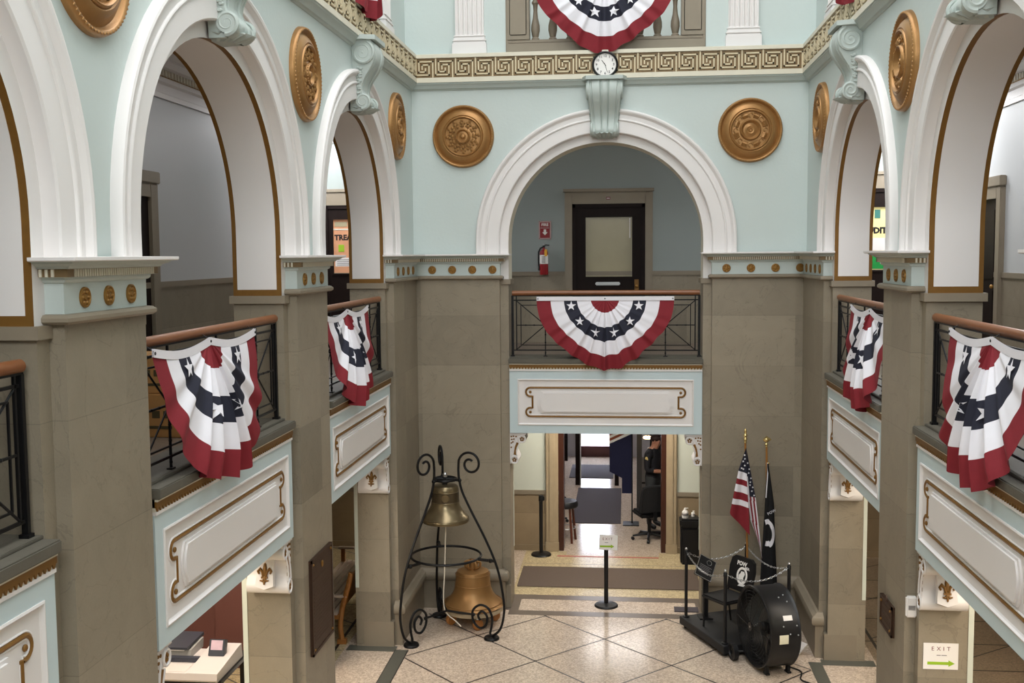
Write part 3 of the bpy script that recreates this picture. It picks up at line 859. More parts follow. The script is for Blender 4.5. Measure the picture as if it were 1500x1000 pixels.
bunting('right', 11.85, .09, 8.72, 'red tail of a bunting at the top, right of the clock', .08, 6, .3, .05, 25)

# ------------------------------------------------------------------ scroll keystones
def keystone(side, s, label):
    T, rz = SIDES[side]
    root = thing('scroll_keystone', label, 'keystone', T(s, -.04, 6.70), rz, 'scroll keystones over the arches')
    # profile: depth toward the hall against height, 0 = bottom of the lower volute
    pf = [(.74, .21), (.70, .235), (.64, .255), (.57, .262), (.50, .245), (.42, .20), (.34, .145), (.27, .11), (.21, .10), (.16, .115), (.12, .15), (.085, .18), (.045, .188), (.01, .17), (-.02, .11)]
    cols = [(-1, -.012), (-.93, 0), (-.86, .0), (-.82, -.014), (-.76, -.014), (-.72, .004), (-.3, .016), (-.26, .0), (-.22, -.012), (-.18, .002), (0, .014)]
    cols = cols + [(-a, q) for a, q in cols[-2::-1]]
    hw = lambda h: .165 + .075 * max(0, min(1, h / .72))
    b = MB()
    V = [[b.bm.verts.new((a * hw(h), -(d + q * (1 if .05 < h < .72 else .3)), h)) for a, q in cols] for h, d in pf]
    for j in range(len(V) - 1):
        for k in range(len(cols) - 1):
            f = b.bm.faces.new((V[j][k], V[j + 1][k], V[j + 1][k + 1], V[j][k + 1])); f.material_index = b.mi(MOULD)
    for sx, k in ((-1, 0), (1, -1)):
        edge = [V[j][k] for j in range(len(V))]
        back = [b.bm.verts.new((sx * hw(h), .04, h)) for h, d in pf]
        for j in range(len(V) - 1):
            f = b.bm.faces.new((edge[j], back[j], back[j + 1], edge[j + 1])); f.material_index = b.mi(MOULD)
    b.face([(-hw(-.02), .04, -.02), (hw(-.02), .04, -.02), (hw(-.02), -.09, -.02), (-hw(-.02), -.09, -.02)], MOULD)
    b.build('scroll_body', root, 40)
    for sx in (-1, 1):
        for nm, cy_, cz, r0, turns in (('upper_volute', .125, .60, .125, 2.2), ('lower_volute', .105, .085, .085, 1.8)):
            b = MB(); x = sx * (hw(cz) + .004); pts = []; n = 48
            for k in range(n + 1):
                t = k / n; rad = r0 * (1 - .82 * t); an = (R(70) if nm[0] == 'u' else R(-100)) + (1 if nm[0] == 'u' else -1) * -turns * 2 * PI * t
                pts.append((x, -(cy_ + rad * math.cos(an)), cz + rad * math.sin(an)))
            b.tube(pts, [.02 * (1 - .35 * k / n) for k in range(n + 1)], MOULD, 6)
            b.sphere((x, -cy_, cz), r0 * .2, MOULD, 8, (.7, 1, 1))
            M = Matrix.Translation((x, -cy_, cz)) @ Matrix.Rotation(PI / 2, 4, 'Y')
            b.lathe([(0, -.012), (r0 * .9, -.012), (r0 * .9, .008), (0, .008)], MOULD, 20, M)
            b.build(nm, root)
        b = MB(); rnd = random.Random(4)
        for k in range(9):
            h = .18 + .032 * k
            for q in range(2): b.sphere((sx * (hw(h) + .003), -(.025 + .03 * q + .010 * k * .5 + rnd.uniform(-.01, .01)), h + rnd.uniform(-.01, .01)), .02, MOULD, 6, (.7, 1.3, .8))
        b.build('acanthus', root)
    b = MB()                         # drooping leaf under the lower volute, with a ragged rim
    rim = []
    for k in range(17):
        a = PI * k / 16; q = 1 + (.12 if k % 2 else -.05)
        rim.append(b.bm.verts.new((-.17 * math.cos(a) * q, .04 - (.265 * math.sin(a) ** .8 * q), .03 - .02 * (k % 2))))
    low = [b.bm.verts.new((-.11 * math.cos(PI * k / 16), .04 - .15 * math.sin(PI * k / 16), -.035)) for k in range(17)]
    for k in range(16):
        f = b.bm.faces.new((rim[k], rim[k + 1], low[k + 1], low[k])); f.material_index = b.mi(MOULD)
    f = b.bm.faces.new(low); f.material_index = b.mi(MOULD)
    f = b.bm.faces.new(rim[::-1]); f.material_index = b.mi(MOULD)
    b.build('leaf', root, 20)
    b = MB()
    b.prism([(-.30, 0), (-.26, .0), (.26, 0), (.30, 0), (.30, -.13), (.25, -.27), (-.25, -.27), (-.30, -.13)], lambda a_, c_, w_: (a_, c_ + .0, w_), .735, .785, MOULD)
    b.build('abacus', root, 30)
    return root
keystone('back', CX, 'grey green keystone scroll straight below the clock')
keystone('left', ARCH[2], 'keystone scroll at the top edge of the picture on the left wall')
keystone('left', ARCH[3], 'complete keystone scroll over the far left arch')
keystone('right', ARCH[3], 'complete keystone scroll over the far right arch')
keystone('right', ARCH[2], 'keystone scroll at the top edge of the picture on the right wall')

# ------------------------------------------------------------------ medallions
def medallion_proto(kind):
    b = MB()
    if kind == 'leaf':
        pf = [(0, .085), (.025, .08), (.035, .062), (.05, .055), (.07, .055), (.08, .075), (.09, .085), (.10, .075), (.105, .055), (.115, .05), (.245, .05)]
    else:
        pf = [(0, .06), (.012, .06), (.02, .07), (.03, .055), (.05, .06), (.065, .05), (.095, .045), (.115, .07), (.128, .085), (.14, .075), (.145, .05), (.245, .05)]
    pf += [(.25, .075), (.262, .085), (.272, .08), (.278, .066), (.283, .07), (.29, .074), (.31, .068), (.34, .05), (.365, .026), (.378, .02), (.388, .03), (.394, .046), (.403, .056), (.414, .058), (.425, .05), (.432, .03), (.435, .0)]
    b.lathe(pf, BRONZE, 64, FRONTX)
    M = FRONTX
    for k in range(72):
        a = 2 * PI * k / 72; b.sphere(M @ Vector((.412 * math.cos(a), .412 * math.sin(a), .052)), .012, BRONZE, 5)
    if kind == 'leaf':
        for k in range(12):
            a = 2 * PI * k / 12
            for r_, s_, dr in ((.15, .026, 0), (.19, .024, .13), (.185, .022, -.13), (.222, .024, .05), (.145, .014, .2)):
                Mz = Matrix.Rotation(a + dr, 4, 'Z')
                b.sphere(M @ (Mz @ Vector((r_, 0, .052))), s_, BRONZE, 6, (1, 1, 1))
        for k in range(24):
            a = 2 * PI * k / 24; b.sphere(M @ Vector((.1 * math.cos(a), .1 * math.sin(a), .072)), .009, BRONZE, 5)
    else:
        for k in range(8):
            a = 2 * PI * k / 8
            b.tube([M @ Vector((.2 * math.cos(a + .0) + .03 * math.cos(q), .2 * math.sin(a) + .03 * math.sin(q), .056)) for q in [x * PI / 4 for x in range(7)]], .009, BRONZE, 5)
            for j in range(5):
                aa = a + PI / 8 + (j - 2) * .075
                b.tube([M @ Vector((.17 * math.cos(aa), .17 * math.sin(aa), .05)), M @ Vector((.2 * math.cos(aa), .2 * math.sin(aa), .07)), M @ Vector((.235 * math.cos(aa), .235 * math.sin(aa), .05))], .01, BRONZE, 5)
    return b.mesh('medallion_' + kind, 40)
MLEAF, MPET = medallion_proto('leaf'), medallion_proto('petal')
def medallion(side, s, z, me, label):
    T, rz = SIDES[side]
    o = bpy.data.objects.new('wall_medallion', me); COL.objects.link(o); o.location = T(s, -.042, z); o.rotation_euler = (0, 0, rz)
    tag(o, label, 'medallion', 'gilded medallions between the arches')
medallion('back', CX - 1.97, 6.73, MLEAF, 'round bronze medallion facing us, left of the clock')
medallion('back', CX + 1.97, 6.74, MPET, 'round bronze medallion facing us, right of the clock')
medallion('left', 13.95, 6.76, MLEAF, 'small foreshortened bronze medallion by the left corner of the back wall')
medallion('left', 9.916, 6.77, MLEAF, 'bronze medallion between two arches on the left wall')
medallion('left', 5.86, 6.50 + .26, MLEAF, 'bronze medallion cut by the top edge of the picture')
medallion('right', 13.95, 6.76, MPET, 'small foreshortened bronze medallion by the right corner of the back wall')
medallion('right', 9.916, 6.75, MPET, 'bronze medallion between two arches on the right wall')

# ------------------------------------------------------------------ wall clock
ck = thing('wall_clock', 'round white wall clock with a black rim on the fret band', 'clock', (-.282, YB - .062, 7.65))
b = MB(); b.lathe([(.148, .0), (.15, .012), (.152, .028), (.165, .034), (.178, .026), (.18, .0), (.18, -.01), (0, -.01)], BLACK, 40, FRONTX); b.build('rim', ck)
b = MB(); b.lathe([(0, .008), (.15, .008), (.15, 0), (0, 0)], PAPER, 40, FRONTX); ckf = b.build('face', ck)
for k in range(1, 13):
    a = PI / 2 - k * PI / 6; b = MB()
    b.text(str(k), .046, INK, Matrix.Translation((.116 * math.cos(a), -.0095, .116 * math.sin(a))) @ FRONTX, .0006, bold=.0008); b.build('numeral', ckf, 0)
for ln, an, wd, nm in ((.075, 323.5, .008, 'hour_hand'), (.112, 163, .005, 'minute_hand')):
    a = R(90 - an); b = MB(); dx, dz = math.cos(a), math.sin(a)
    b.tube([(-dx * .02, -.012, -dz * .02), (dx * ln, -.012, dz * ln)], wd / 2, BLACK, 6); b.build(nm, ck)

# ------------------------------------------------------------------ upper storey: fluted pilasters and stone balustrades
def pilaster(side, s, label):
    T, rz = SIDES[side]
    root = thing('fluted_pilaster', label, 'pilaster', T(s, -.14, 7.862), rz, 'white fluted pilasters of the upper storey')
    b = MB()
    b.box(-.24, .24, -.10, 0, 0, .15, WHITE); b.box(-.225, .225, -.085, 0, .15, .17, WHITE)
    b.box(-.235, .235, -.095, 0, .17, .215, WHITE, .015); b.box(-.215, .215, -.075, 0, .215, .235, WHITE); b.box(-.22, .22, -.08, 0, .235, .27, WHITE, .012)
    b.build('base', root, 30)
    b = MB(); pts = [(-.2, .05), (.2, .05)]; n = 6; w_ = .4 / (n * 1.0 + .3)
    prof = []
    for k in range(n):
        x0 = .2 - .012 - k * (.388 / n)
        prof += [(x0, -.062), (x0 - .008, -.062)] + [(x0 - .008 - .048 * q / 4, -.062 + .03 * math.sin(PI * q / 4)) for q in range(1, 4)] + [(x0 - .056, -.062)]
    b.prism([(-.2, 0), (.2, 0), (.2, -.062)] + prof + [(-.2, -.062)], lambda a_, c_, w_: (a_, c_, w_), .27, 2.7, WHITE)
    b.build('shaft', root, 25)
    b = MB(); b.box(-.22, .22, -.08, 0, 2.7, 2.76, WHITE); b.box(-.25, .25, -.11, 0, 2.76, 2.93, WHITE); b.build('capital', root, 0)
for s, l in ((-2.165, 'white fluted pilaster above the back wall, left of the top bunting'), (1.585, 'white fluted pilaster above the back wall, right of the top bunting')): pilaster('back', s, l)
pilaster('left', 13.75, 'white fluted pilaster above the far left arch, by the corner')
pilaster('right', 13.75, 'white fluted pilaster above the far right arch, by the corner')
def balustrade(side, c, hw, label):
    T, rz = SIDES[side]
    root = thing('stone_balustrade', label, 'balustrade', T(c, -.14, 7.862), rz, 'stone balustrades of the upper storey')
    b = MB()
    b.box(-hw, hw, -.03, .22, 0, .14, STONEP, .006); b.box(-hw + .02, hw - .02, -.01, .2, .14, .19, STONEP, .01)
    b.build('plinth', root, 30)
    for sx in (-1, 1):
        x0 = sx * (hw - .165)
        b = MB(); b.box(x0 - .155, x0 + .155, -.02, .21, .19, .92, STONEP, .006); b.box(x0 - .12, x0 + .12, -.03, 0, .25, .86, STONEP, .01); b.build('pedestal', root, 30)
    b = MB(); b.box(-hw, hw, -.04, .23, .92, 1.03, STONEP, .015); b.build('coping', root, 30)
    n = 9
    pf = [(.055, .19), (.055, .22), (.04, .235), (.045, .25), (.062, .33), (.06, .40), (.036, .5), (.028, .6), (.034, .68), (.05, .7), (.05, .72), (.036, .74), (.03, .8), (.045, .87), (.055, .89), (.055, .92)]
    me = None
    for k in range(n):
        x = -hw + .40 + k * (2 * hw - .8) / (n - 1)
        if me is None:
            b = MB(); b.lathe(pf, STONEP, 12); p = b.build('baluster', root); me = p.data
        else:
            p = bpy.data.objects.new('baluster', me); COL.objects.link(p); p.parent = root
        p.location = (x, .1, 0)
    return root
balustrade('back', CX, 1.365, 'stone balustrade behind the top bunting, above the clock')
balustrade('left', 11.955, 1.335, 'stone balustrade at the top edge above the far left arch')
balustrade('right', 11.955, 1.335, 'stone balustrade at the top edge above the far right arch')
b = MB()
for c, T, hw in ((CX, TB, 1.372), (11.955, TL, 1.335), (11.955, TR, 1.335)):
    for sg in (-1, 1):
        tbox(b, T, c + sg * hw, c + sg * (hw - .035), -.13, -.46, 7.86, 10.0, STONEP)
trim(b, 0)
b = MB(); b.box(LX, XL - .45, -2.2, BY, 7.6, 7.86, WHITE); b.box(XR + .45, RX, -2.2, BY, 7.6, 7.86, WHITE); b.box(XL - .45, XR + .45, YB + .45, BY, 7.6, 7.86, WHITE)
struct(b.build('floor_upper', smooth=0))
# ------------------------------------------------------------------ gallery doors and signs
dn = [0]
FROST = mat('frosted glass', (168, 158, 128), 0.25, var=0.10, scale=3.0, spec=0.5)
def door(name, x0, x1, ztop, z0, fw, leaf_mat, glass, gx0, gx1, gz0, gz1, y=BY, gm=None):
    """door in a wall facing -y: stone casing, dark leaf, glazed panel"""
    root = bpy.data.objects.new('door_%d' % name, None); COL.objects.link(root); root.location = ((x0 + x1) / 2, y - .022, z0); root['kind'] = 'structure'
    cx = (x0 + x1) / 2
    b = MB()
    for a, q in ((x0 - fw, x0), (x1, x1 + fw)): b.box(a - cx, q - cx, -.06, .1, 0, ztop - z0 + fw * 1.6, STONEP, .01)
    b.box(x0 - cx, x1 - cx, -.06, .1, ztop - z0, ztop - z0 + fw * 1.6, STONEP)
    b.box(x0 - fw - .02 - cx, x1 + fw + .02 - cx, -.08, .0, ztop - z0 + fw * 1.6, ztop - z0 + fw * 1.6 + .05, STONEP)
    b.build('casing', root, 30)
    b = MB()
    b.box(x0 - cx, gx0 - cx, -.03, .02, 0, ztop - z0, leaf_mat); b.box(gx1 - cx, x1 - cx, -.03, .02, 0, ztop - z0, leaf_mat)
    b.box(gx0 - cx, gx1 - cx, -.03, .02, 0, gz0 - z0, leaf_mat); b.box(gx0 - cx, gx1 - cx, -.03, .02, gz1 - z0, ztop - z0, leaf_mat)
    for a, q, c, d in ((gx0, gx1, gz0 - .03, gz0), (gx0, gx1, gz1, gz1 + .03)): b.box(a - .03 - cx, q + .03 - cx, -.045, -.03, c - z0, d - z0, leaf_mat)
    for a in (gx0 - .03, gx1): b.box(a - cx, a + .03 - cx, -.045, -.03, gz0 - z0, gz1 - z0, leaf_mat)
    for a in (x0, x1 - .05): b.box(a - cx, a + .05 - cx, -.05, -.03, 0, ztop - z0, leaf_mat)
    b.box(x0 - cx, x1 - cx, -.05, -.03, ztop - z0 - .06, ztop - z0, leaf_mat)
    b.build('door_leaf', root, 0)
    b = MB(); b.box(gx0 - cx, gx1 - cx, -.012, 0, gz0 - z0, gz1 - z0, gm or FROST); b.build('door_pane', root, 0)
    return root, cx
rt, cx = door(1, -.89, .32, 5.91, GF, .125, WOODD, None, -.667, .105, 4.70, 5.69)
b = MB(); b.box(-.22, .19, -.055, -.03, .965, 1.02, STEEL, .012); b.build('mail_slot', rt)
b = MB(); b.box(.43, .50, -.05, -.03, .88, 1.06, GOLDD); b.sphere((.465, -.075, .95), .028, GOLD, 10); b.build('door_handle', rt)
b = MB(); b.box(.345, .36, -.02, -.014, 1.75, 2.08, PAPER); b.build('light_slit', rt)   # white strip painted as a slit of light beside the blind
ORW = mat('warm office window', (196, 142, 108), 0.4, var=0.25, scale=5, emit=(206, 146, 108), estr=0.2)
YEW = mat('bright office window', (228, 214, 150), 0.4, var=0.2, scale=5, emit=(232, 218, 150), estr=0.4)
rt, cx = door(2, -5.12, -3.9, 5.94, GF, .14, WOODD, None, -4.985, -4.06, 4.78, 5.70, gm=ORW)
b = MB(); b.text('TREASURER', .125, INK, Matrix.Translation((-4.985 - cx + .02, -.0145, 5.39 - GF)) @ FRONTX, .001, 'LEFT', .006); b.build('lettering', rt, 0)
b = MB(); b.box(-4.985 - cx, -4.06 - cx, -.016, -.012, 5.52 - GF, 5.545 - GF, CREAM); b.box(-4.96 - cx, -4.7 - cx, -.016, -.012, 4.9 - GF, 5.05 - GF, PAPER)
b.box(-4.9 - cx, -4.8 - cx, -.016, -.012, 5.15 - GF, 5.27 - GF, GREEN); b.box(-4.96 - cx, -4.74 - cx, -.016, -.012, 5.58 - GF, 5.66 - GF, FROST)
for k in range(4): b.box(-4.93 - cx, -4.72 - cx, -.0175, -.016, 4.92 - GF + .03 * k, 4.93 - GF + .03 * k, GREYINK)
b.build('notice', rt, 0)
rt, cx = door(3, 3.2, 4.56, 6.1, GF, .14, WOODD, None, 3.5, 4.43, 4.78, 5.80, gm=YEW)
b = MB(); b.text('AUDITOR', .13, INK, Matrix.Translation((4.40 - cx, -.0145, 5.42 - GF)) @ FRONTX, .001, 'RIGHT', .008); b.build('lettering', rt, 0)
GRN = mat('green poster', (28, 140, 62), 0.5, var=0.05)
b = MB(); b.box(3.5 - cx, 4.43 - cx, -.018, -.012, 4.80 - GF, 5.06 - GF, GRN); b.box(4.12 - cx, 4.16 - cx, -.02, -.018, 4.88 - GF, 5.02 - GF, PAPER)
b.box(3.5 - cx, 4.43 - cx, -.018, -.012, 5.10 - GF, 5.30 - GF, PAPER); b.box(4.02 - cx, 4.11 - cx, -.018, -.012, 5.62 - GF, 5.76 - GF, mat('teal print', (60, 120, 110), .6))
b.build('notice', rt, 0)
# door on the right gallery wall, faces -x
root = bpy.data.objects.new('door_4', None); COL.objects.link(root); root.location = (RX, 15.6, GF); root.rotation_euler = (0, 0, R(-90)); root['kind'] = 'structure'
b = MB()
for a, q in ((-.62, -.45), (.33, .5)): b.box(a, q, -.07, .05, 0, 2.36, STONEP, .01)
b.box(-.45, .33, -.07, .05, 2.2, 2.36, STONEP); b.box(-.65, .53, -.09, 0, 2.36, 2.5, STONEP, .01); b.build('casing', root, 30)
b = MB(); b.box(-.45, .33, -.03, .02, 0, 2.2, WOODD)
for z0, z1 in ((.15, .95), (1.1, 2.05)): b.box(-.33, .21, -.04, -.03, z0, z1, WOODD, .008)
b.build('door_leaf', root, 30)
b = MB(); b.sphere((.25, -.07, 1.0), .03, GOLD, 10); b.build('door_handle', root)
root = bpy.data.objects.new('door_5', None); COL.objects.link(root); root.location = (LX, 11.6, GF); root.rotation_euler = (0, 0, R(90)); root['kind'] = 'structure'
b = MB()
for a, q in ((-.75, -.55), (.55, .75)): b.box(a, q, -.07, .05, 0, 2.36, STONEP, .01)
b.box(-.55, .55, -.07, .05, 2.2, 2.36, STONEP); b.box(-.78, .78, -.09, 0, 2.36, 2.5, STONEP, .01); b.build('casing', root, 30)
b = MB(); b.box(-.55, .55, -.03, .02, 0, 2.2, WOODD); b.box(-.4, .4, -.04, -.03, 1.1, 2.0, WOODD, .008); b.box(-.4, .4, -.04, -.03, .2, .9, WOODD, .008); b.build('door_leaf', root, 30)

# fire extinguisher and its sign
fs = thing('fire_sign', 'red and white striped FIRE EXTINGUISHER sign on the gallery wall', 'sign', (-1.352, BY - .004, 5.485))
b = MB(); b.box(-.105, .105, -.004, 0, -.152, .152, PAPER); b.build('plate', fs, 0)
b = MB()
for k in range(-7, 15):             # diagonal stripes of the border
    for (ax, az) in ((0, 0),):
        pass
n = 12
for k in range(n):
    z = -.152 + (k + .15) * .304 / n; h = .304 / n * .55
    for x0, x1 in ((-.105, -.085), (.085, .105)): b.face([(x0, -.0052, z), (x1, -.0052, z + .012), (x1, -.0052, min(.152, z + h + .012)), (x0, -.0052, z + h)], RED)
n = 8
for k in range(n):
    x = -.105 + (k + .15) * .21 / n; h = .21 / n * .55
    for z0, z1 in ((-.152, -.133), (.133, .152)): b.face([(x, -.0052, z0), (x + h, -.0052, z0), (min(.105, x + h + .012), -.0052, z1), (min(.105, x + .012), -.0052, z1)], RED)
b.build('stripes', fs, 0)
b = MB(); b.box(-.083, .083, -.0056, -.004, -.131, .131, RED); rf_ = b.build('red_field', fs, 0)
b = MB(); b.text('FIRE', .066, PAPER, Matrix.Translation((0, -.0062, .088)) @ FRONTX, .0005, bold=.002); b.text('EXTINGUISHER', .0205, PAPER, Matrix.Translation((0, -.0062, .035)) @ FRONTX, .0005)
b.prism([(-.02, .012), (.02, .012), (.02, -.035), (.048, -.035), (0, -.085), (-.048, -.035), (-.02, -.035)], lambda a, c, w: (a, w, c), -.0066, -.0056, PAPER)
b.build('lettering', rf_, 0)
fe = thing('fire_extinguisher', 'red fire extinguisher hanging beside the office door in the gallery', 'fire extinguisher', (-1.365, BY - .09, 4.74))
b = MB(); b.lathe([(0, 0), (.068, .0), (.07, .01), (.07, .36), (.06, .395), (.035, .415), (.022, .42), (.022, .45), (0, .45)], RED, 20); b.build('cylinder', fe)
b = MB(); b.lathe([(.0715, .18), (.0715, .33)], PAPER, 20); il_ = b.build('instruction_label', fe)
for k in range(5): 
    b = MB() if k == 0 else b
    b.box(-.035, .03, -.0735, -.071, .2 + .024 * k, .207 + .024 * k, GREYINK)
b.build('print', il_, 0)
b = MB(); b.box(-.02, .02, -.025, .025, .45, .475, BLACK); b.tube([(-.02, 0, .47), (.03, 0, .495), (.09, 0, .49)], .009, BLACK); b.tube([(-.02, 0, .45), (.06, 0, .455)], .008, STEEL); b.sphere((0, 0, .5), .016, STEEL, 8); b.build('valve_lever', fe)
b = MB(); b.tube([(-.02, 0, .46), (-.06, -.01, .44), (-.088, -.01, .38), (-.09, -.01, .25), (-.085, -.01, .15), (-.08, -.01, .12)], .012, BLACK); b.tube([(-.08, -.01, .14), (-.08, -.01, .07)], [.012, .018], BLACK); b.build('hose', fe)
b = MB(); b.box(.015, .06, -.078, -.07, .31, .42, mat('yellow tag', (230, 170, 50), .6)); b.build('inspection_tag', fe, 0)
b = MB(); b.box(-.03, .03, .07, .09, .3, .44, STEEL); b.build('wall_hook', fe, 0)
b = MB(); b.box(-.035, .035, -.006, 0, -.02, .02, PINKINK); b.box(-.025, .025, -.007, 0, -.006, .004, PAPER)
o = b.build('casing_sticker', smooth=0); o.location = (-.29, BY - .083, 6.0); tag(o, 'tiny red sticker on the casing above the office door', 'sticker')

# cardboard boxes behind the left railing
CARD = mat('cardboard', (168, 122, 70), 0.8, var=0.08, scale=5)
def carton(loc, sx, sy, sz, rz, label):
    r_ = thing('cardboard_box', label, 'box', loc, rz, 'cardboard boxes on the gallery')
    b = MB(); b.box(-sx / 2, sx / 2, -sy / 2, sy / 2, 0, sz, CARD, .006); ca_ = b.build('carton', r_, 30)
    b = MB(); b.box(-sx / 2 - .001, sx / 2 + .001, -.03, .03, sz - .002, sz + .002, mat('tan tape', (190, 160, 110), .4)); b.build('tape', r_, 0)
    b = MB()
    PR = mat('box print', (70, 60, 34), .7)
    for q in range(5): b.box(-sx * .40 + q * sx * .16, -sx * .40 + q * sx * .16 + sx * .11, -sy / 2 - .002, -sy / 2, sz * .45, sz * .62, PR)
    b.box(-sx * .35, sx * .2, -sy / 2 - .002, -sy / 2, sz * .2, sz * .27, PR); b.build('print', ca_, 0)
    return r_
carton((-3.86, 8.72, GF), .62, .46, .36, R(-3), 'lower cardboard box behind the left railing')
carton((-3.88, 8.74, GF + .363), .58, .42, .32, R(4), 'upper cardboard box stacked behind the left railing')

# ------------------------------------------------------------------ bell stand with its two bells
bx, by = -2.40, 13.97
bs = thing('bell_stand', 'tall black wrought iron stand with scrolled feet and tops holding a bell', 'bell stand', (bx, by, 0))
def spiral(c, r0, r1, a0, turns, n=30, sg=1):
    return [(c[0] + (r0 + (r1 - r0) * k / n) * math.cos(a0 + sg * turns * 2 * PI * k / n), c[1] + (r0 + (r1 - r0) * k / n) * math.sin(a0 + sg * turns * 2 * PI * k / n)) for k in range(n + 1)]
def smooth(pts, n=6):
    out = []
    for i in range(len(pts) - 1):
        p0, p1, p2, p3 = pts[max(i - 1, 0)], pts[i], pts[i + 1], pts[min(i + 2, len(pts) - 1)]
        for k in range(n):
            t = k / n
            out.append(tuple(.5 * (2 * b_ + (c_ - a_) * t + (2 * a_ - 5 * b_ + 4 * c_ - d_) * t * t + (3 * b_ - a_ - 3 * c_ + d_) * t ** 3) for a_, b_, c_, d_ in zip(p0, p1, p2, p3)))
    return out + [pts[-1]]
foot = spiral((.525, .27), .06, .21, R(60), 1.35, 36, -1)      # inner end of the foot scroll outward
top = spiral((.375, 2.33), .175, .05, R(180), 1.35, 36, -1)
mid = smooth([(.66, .03), (.79, .15), (.85, .38), (.835, .62), (.755, .98), (.59, 1.34), (.385, 1.70), (.255, 1.95), (.21, 2.12), (.20, 2.25)], 5)
foot_s = smooth([(.50, .235), (.47, .30), (.53, .36), (.60, .30), (.585, .18), (.49, .13), (.40, .21), (.39, .35), (.49, .44), (.61, .42), (.675, .30), (.665, .17), (.645, .08), (.66, .03)], 4)
prof = foot_s[:-1] + mid + top[1:]
for an, nm in ((235, 'left'), (342, 'right'), (109, 'rear')):
    a = R(an); b = MB(); ca, sa = math.cos(a), math.sin(a)
    b.tube([(p * ca, p * sa, z) for p, z in prof], .0165, IRON, 8)
    b.lathe([(0, 0), (.10, 0), (.105, .015), (.095, .035), (.03, .04), (0, .04)], IRON, 20, Matrix.Translation((.665 * ca, .665 * sa, 0)))
    b.tube([(.47 * ca, .47 * sa, 1.06), (.73 * ca, .73 * sa, 1.06)], .02, IRON); b.sphere((.66 * ca, .66 * sa, 1.06), .032, IRON, 8)
    b.tube([(.12 * ca, .12 * sa, 2.10), (.21 * ca, .21 * sa, 2.10)], .018, IRON); b.sphere((.215 * ca, .215 * sa, 2.10), .028, IRON, 8)
    b.tube([(0, 0, .30), (.40 * ca, .40 * sa, .30)], .016, IRON); b.sphere((.40 * ca, .40 * sa, .30), .026, IRON, 8)
    b.build('leg', bs)
for nm, rad, z, t in (('lower_ring', .47, 1.06, .017), ('upper_ring', .15, 2.10, .02)):
    b = MB(); b.tube([(rad * math.cos(2 * PI * k / 48), rad * math.sin(2 * PI * k / 48), z) for k in range(48)], t, IRON, 8, closed=True); b.build(nm, bs)
BRASS = mat('aged brass', (122, 108, 82), 0.28, metal=0.75, var=0.22, scale=7)
BELLC = mat('copper bell', (148, 110, 66), 0.38, metal=0.5, var=0.16, scale=6, bump=.05)
def bell_prof(H, rs, rm):
    return [(0, H), (rs * .6, H), (rs * .92, H - .02 * H / .5), (rs, H - .07 * H / .5), (rs * 1.03, H * .62), (rs * 1.08, H * .47), (rs * 1.2, H * .33), (rm * .78, H * .19), (rm * .92, H * .09), (rm, H * .03), (rm * .98, 0), (rm * .9, 0.005), (rm * .78, H * .12), (rs * .9, H * .4), (rs * .8, H * .9), (0, H * .92)]
br = thing('hanging_bell', 'small aged brass bell hanging in the black stand', 'bell', (bx, by, 1.53))
b = MB(); BRASSD = mat('tarnished brass', (84, 72, 54), 0.4, metal=.6, var=.25, scale=9)
pf = [(0, .5), (.10, .5), (.16, .487), (.178, .46), (.182, .41), (.184, .27), (.195, .22), (.225, .16), (.262, .11), (.30, .07), (.318, .04), (.322, .02), (.315, 0), (.29, .005), (.24, .09), (.17, .2), (.165, .44), (0, .46)]
b.lathe(pf, BRASS, 40, mats=[BRASS] * 4 + [BRASSD] + [BRASS] * 12)
for h, r_ in ((.05, .312), (.41, .183), (.27, .186)): b.tube([(r_ * math.cos(2 * PI * k / 40), r_ * math.sin(2 * PI * k / 40), h) for k in range(40)], .006, BRASS, 6, closed=True)
hb_ = b.build('bell_body', br)
b = MB(); b.lathe([(0, .012), (.05, .012), (.056, 0)], BRASS, 24, Matrix.Translation((.03, -.18, .345)) @ Matrix.Rotation(R(4), 4, 'Z') @ FRONTX); b.build('medal', hb_)
b = MB(); b.box(-.03, .03, -.03, .03, .50, .58, IRON); b.tube([(-.12, 0, .575), (.12, 0, .575)], .02, IRON); b.lathe([(0, .6), (.03, .6), (.03, .64), (.015, .66), (0, .66)], STEEL, 12); b.build('headstock', br)
b = MB(); b.tube([(0, 0, .40), (0, 0, -.02)], .012, IRON); b.sphere((0, 0, .03), .035, IRON, 10); b.tube([(.018 * math.cos(k * PI / 5), 0, -.05 + .018 * math.sin(k * PI / 5)) for k in range(10)], .006, IRON, 6, closed=True); b.build('clapper', br)
b = MB(); b.tube(smooth([(0, 0, -.07), (-.01, .0, -.35), (-.03, .02, -.75), (-.05, .04, -1.05), (-.04, .05, -1.22), (.02, .04, -1.31), (.12, .0, -1.37), (.20, -.06, -1.42)], 6), .0085, mat('white rope', (220, 212, 196), .8), 6)
b.build('pull_rope', br)
lb = thing('floor_bell', 'large copper coloured bell on a small wheeled dolly under the stand', 'bell', (-2.10, 14.38, 0))
b = MB(); M = Matrix.Translation((0, 0, .26)); b.lathe(bell_prof(.50, .235, .43), BELLC, 48, M)
for h, r_ in ((.05, .40), (.44, .238), (.30, .243)): b.tube([(r_ * math.cos(2 * PI * k / 48), r_ * math.sin(2 * PI * k / 48), h + .26) for k in range(48)], .005, BELLC, 6, closed=True)
b.build('bell_body', lb)
b = MB()
for k in range(6):
    a = PI / 3 * k
    b.tube(smooth([(.035 * math.cos(a), .035 * math.sin(a), .76), (.10 * math.cos(a), .10 * math.sin(a), .80), (.10 * math.cos(a), .10 * math.sin(a), .86), (.035 * math.cos(a), .035 * math.sin(a), .88)], 4), .018, BELLC, 6)
